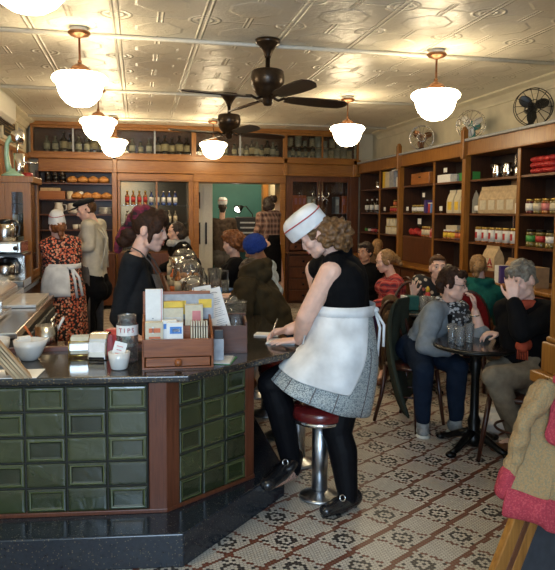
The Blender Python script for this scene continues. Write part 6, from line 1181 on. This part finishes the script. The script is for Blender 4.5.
# teal woman seen from behind
S3 = Person('woman with blond ponytail and teal top seen from behind', (3.0, 5.55, 0), V((3.02, 5.48, .56)), g(482, 283, 5.55), g(478, 266.5, 5.6), (.35, .92, -.1), (-.92, .35, 0), sh=.17, female=True, vox=.010, k=.9, arms={'L': [g(475, 312, 5.55), g(478, 322, 5.82)], 'R': [g(499, 312, 5.5), g(497, 322, 5.75)]}, legs={'L': [V((3.05, 5.9, .5)), V((3.05, 5.9, .1)), V((3.1, 6.03, .035))], 'R': [V((3.22, 5.85, .5)), V((3.22, 5.85, .1)), V((3.26, 5.98, .035))]}).build(eyes=False, mouth=False)
S3.cuffhair('h_blond', [(0, -.02, .03, (.09, .105, .1)), (0, -.1, 0, .06), (.03, -.13, -.03, .045), (.04, -.14, -.09, .03), (.07, -.03, -.02, (.02, .04, .05)), (-.07, -.03, -.02, (.02, .04, .05))], disp=.006); MB().torus(S3.P(.03, -.125, -.02), .03, .009, 14, 6, S3.f).build('hair_tie', 'black', S3.t, True)
S3.garment('sweater', 'f_teal', .022, (1, 1), extra=lambda b: b.torus(S3.neck+V((0, 0, .01)), .075, .045, 18, 8)); S3.trousers('f_jean'); S3.shoes('leather')
# man in leaf print shirt with raised hands
S4 = Person('man in black leaf print shirt raising one open hand while talking', (2.68, 5.85, 0), V((2.66, 5.84, .56)), g(439, 286, 5.72), g(438, 268, 5.66), (-.25, -.95, .12), (.95, -.3, 0), sh=.185, vox=.0085, hu=(.05, .1, 1),
    arms={'R': [g(416, 312, 5.62), g(413.5, 297, 5.5), (-.05, .0, 1), (.3, -.95, 0), (.9, .2, 0), dict(curl=.12, spread=.35)], 'L': [g(455, 312, 5.55), g(444, 300, 5.42), (-.2, -.1, 1), (-.9, -.4, 0), (-.2, -.9, 0), dict(curl=.3)]},
    legs={'R': [g(390, 303, 5.6), g(384, 368, 5.75), Z(379, 382, .035)], 'L': [g(392, 318, 5.4), g(405, 333, 5.4), g(395, 340, 5.36)]}, hips=[V((2.68, 5.74, .56)), V((2.58, 5.9, .56))]).build()
S4.cuffhair('h_brown', [(0, -.025, .045, (.083, .096, .085)), (0, .04, .085, (.06, .05, .025)), (0, -.07, -.01, (.07, .04, .06))], disp=.005); S4.garment('shirt', 'hawaii', .02, (.42, .42)); S4.trousers('f_brown', .02); S4.shoes('bleather', .01)
# red plaid customer facing left
S5 = Person('customer with blond ponytail in red plaid shirt, seated and facing left', (2.55, 6.45, 0), V((2.62, 6.45, .57)), g(394, 277, 6.45), g(385, 261, 6.45), (-.95, .1, -.25), (-.1, -.95, 0), sh=.14, female=True, vox=.009, chest=.9, arms={'L': [g(389, 303, 6.30), g(374, 305, 6.40), (-1, .1, 0), (0, 0, -1), (0, 1, 0)], 'R': [g(390, 300, 6.65), g(376, 304, 6.65)]}, legs={'L': [g(374, 316, 6.37), g(377, 359, 6.40), J(370, 366, 6.40)], 'R': [g(373, 312, 6.60), g(380, 352, 6.65), J(374, 357, 6.65)]}).build(brow='h_blond')
S5.cuffhair('h_blond', [(0, -.025, .03, (.085, .1, .095)), (.0, -.1, .01, .05), (0, -.13, -.02, .04), (0, -.155, -.07, .03), (.068, .0, .0, (.016, .04, .045)), (-.068, 0, 0, (.016, .04, .045))], disp=.006); S5.garment('shirt', 'plaid_red', .02, (1, 1)); S5.trousers('f_purple', .018); S5.shoes('redleather', .014, 'boot')
# two far customers behind the waitress
S6 = Person('dark haired customer in black half hidden behind the waitress', (2.72, 7.6, 0), V((2.72, 7.6, .57)), g(366, 265, 7.6), g(365, 252, 7.55), (-.8, -.55, -.1), (.5, -.8, 0), sh=.19, vox=.011, skin='skin2', arms={'L': [g(372, 288, 7.5), g(364, 292, 7.4)], 'R': [g(356, 288, 7.7), g(354, 294, 7.5)]}, legs={'L': [V((2.45, 7.4, .53)), V((2.42, 7.4, .1)), V((2.3, 7.36, .035))], 'R': [V((2.4, 7.6, .53)), V((2.38, 7.6, .1)), V((2.25, 7.56, .035))]}).build()
S6.cuffhair('h_dark', SHORT+[(0, -.05, .03, .085)], disp=.008); S6.garment('jacket', 'f_black', .025, (1, 1)); S6.trousers('f_black'); S6.shoes('leather')
S7 = Person('blond customer farthest back, a sliver behind the dark haired one', (3.2, 8.7, 0), V((3.2, 8.7, .57)), g(378, 257, 8.7), g(377.5, 246, 8.7), (.4, .9, 0), (-.9, .4, 0), sh=.15, k=.9, vox=.012, arms={'L': [V((3.05, 8.8, .8)), V((3.1, 9.0, .75))], 'R': [V((3.4, 8.75, .8)), V((3.4, 8.95, .75))]}, legs={'L': [V((3.15, 9.05, .5)), V((3.15, 9.05, .1)), V((3.15, 9.17, .035))], 'R': [V((3.32, 9.0, .5)), V((3.32, 9.0, .1)), V((3.35, 9.12, .035))]}).build(eyes=False, mouth=False)
S7.cuffhair('h_blond', [(0, -.03, .02, (.088, .1, .1)), (0, -.08, -.06, (.07, .05, .1))], disp=.006); S7.garment('top', 'f_brown', .02, (1, 1)); S7.trousers('f_jean'); S7.shoes('leather')
dup([o for o in C.objects if o.name.startswith('bentwood_chair') and o.parent is None][0], (3.2, 8.68, .0005), 'bentwood chair farthest back under the blond customer', PI-.2)
# knitted sweater over the framed board
def sw(name, x0, rows, mat_, par=None, th=.014, wob=.02, seed=3, label=None):
    return drape(name, rows, mat_, None, None, th, wob, 26, seed=seed)
swt = T('knitted_sweater', 'tan and red knitted sweater hung over the framed board at the lower right', 'sweater', (1.5, 1.95, .55))
def sheet(name, us, mat_, wob, seed):
    R = []
    for j, (lft, rgt) in enumerate(us):
        a, c = V(lft), V(rgt); row = []
        for i in range(5): q = i/4; row.append(a.lerp(c, q)+V((0, -.07*math.sin(PI*min(1, q*1.25)), 0)))
        R.append(row)
    o = drape(name, R, mat_, None, None, .016, wob, 24, seed=seed); o.parent = swt; o.location = -swt.location; return o
SX = lambda u, v, y: tuple(J(u, v, y))
tan = [(SX(549, 378, 2.03), SX(600, 366, 2.12)), (SX(541, 392, 2.0), SX(610, 380, 2.05)), (SX(533, 408, 1.98), SX(612, 400, 1.98)), (SX(526, 432, 1.96), SX(615, 425, 1.95)), (SX(519, 458, 1.94), SX(618, 452, 1.93)), (SX(511, 478, 1.93), SX(620, 482, 1.92)), (SX(506, 490, 1.93), SX(622, 508, 1.92))]
red = [(SX(507, 486, 1.93), SX(622, 503, 1.92)), (SX(504, 500, 1.92), SX(622, 520, 1.91)), (SX(504, 511, 1.92), SX(622, 534, 1.91)), (SX(504, 515, 1.935), SX(622, 538, 1.925))]
sheet('sweater_body', tan, 'k_tan', .022, 3); sheet('red_hem', red, 'k_red', .018, 3)
band = [(SX(553, 374, 2.0), SX(602, 364, 2.1)), (SX(551, 400, 1.925), SX(615, 395, 1.92)), (SX(549, 425, 1.9), SX(616, 420, 1.89)), (SX(543, 437, 1.89), SX(616, 446, 1.88)), (SX(550, 446, 1.885), SX(618, 456, 1.88))]
sheet('red_collar', band, 'k_red', .012, 5)
sl = MB(); sl.cap(SX(543, 392, 1.93), SX(524, 424, 1.93), .045, .03, 14).cap(SX(524, 424, 1.93), SX(508, 478, 1.95), .03, .028, 14); solid('sleeve', sl, 'k_tan', .008, swt, True, 3, .012, 25); MB().cap(SX(508, 474, 1.95), SX(504, 490, 1.955), .031, .033, 14).build('sleeve_cuff', 'k_red', swt, True)
t = T('leather_bag', 'black leather bag on the low partition cap by the pillar', 'bag', (2.14, 2.78, .762)) if False else None
t = T('black_bag', 'black shiny bag hanging below the pillar beside the grey haired man', 'bag', (2.06, 2.9, .5)); bb = MB(); bb.ell((.0, .0, .12), (.06, .09, .13)).ell((0, 0, .2), (.055, .08, .06)); o = solid('bag_body', bb, 'leather', .01, t, False, 3, .01, 20)
# ------------------------------------------------------------------ light
w = bpy.data.worlds.new('daylight'); bpy.context.scene.world = w; w.use_nodes = True
bg = w.node_tree.nodes['Background']; bg.inputs[0].default_value = (.6, .75, 1, 1); bg.inputs[1].default_value = .2
def area(name, loc, rot, sx, sy, e, col):
    l = bpy.data.lights.new(name, 'AREA'); l.shape = 'RECTANGLE'; l.size = sx; l.size_y = sy; l.energy = e; l.color = col
    o = bpy.data.objects.new(name, l); C.objects.link(o); o.location = loc; o.rotation_euler = rot; return o
area('shop_window_daylight_left', (-.55, YF-.1, 1.75), (PI/2, 0, 0), 1.9, 2.2, 160, (.56, .76, 1))
area('shop_window_daylight_right', (2.75, YF-.1, 1.65), (PI/2, 0, 0), 2.6, 2.4, 6, (.6, .78, 1))
l = bpy.data.lights.new('back_room_added_light', 'POINT'); l.energy = 35; l.color = (1, .85, .6); l.shadow_soft_size = .15; o = bpy.data.objects.new('back_room_added_light', l); C.objects.link(o); o.location = (2.2, 12.3, 2.5)  # added warm light with no visible fitting, brightens the back room
sc = bpy.context.scene; vs = sc.view_settings; vs.view_transform = 'Standard'; vs.look = 'None'; vs.gamma = 1; vs.exposure = 0.15
try: vs.use_curve_mapping = False
except Exception: pass
sc.cycles.use_denoising = True; sc.cycles.max_bounces = 8; sc.cycles.transparent_max_bounces = 12; sc.cycles.sample_clamp_indirect = 4; sc.cycles.caustics_reflective = False; sc.cycles.caustics_refractive = False
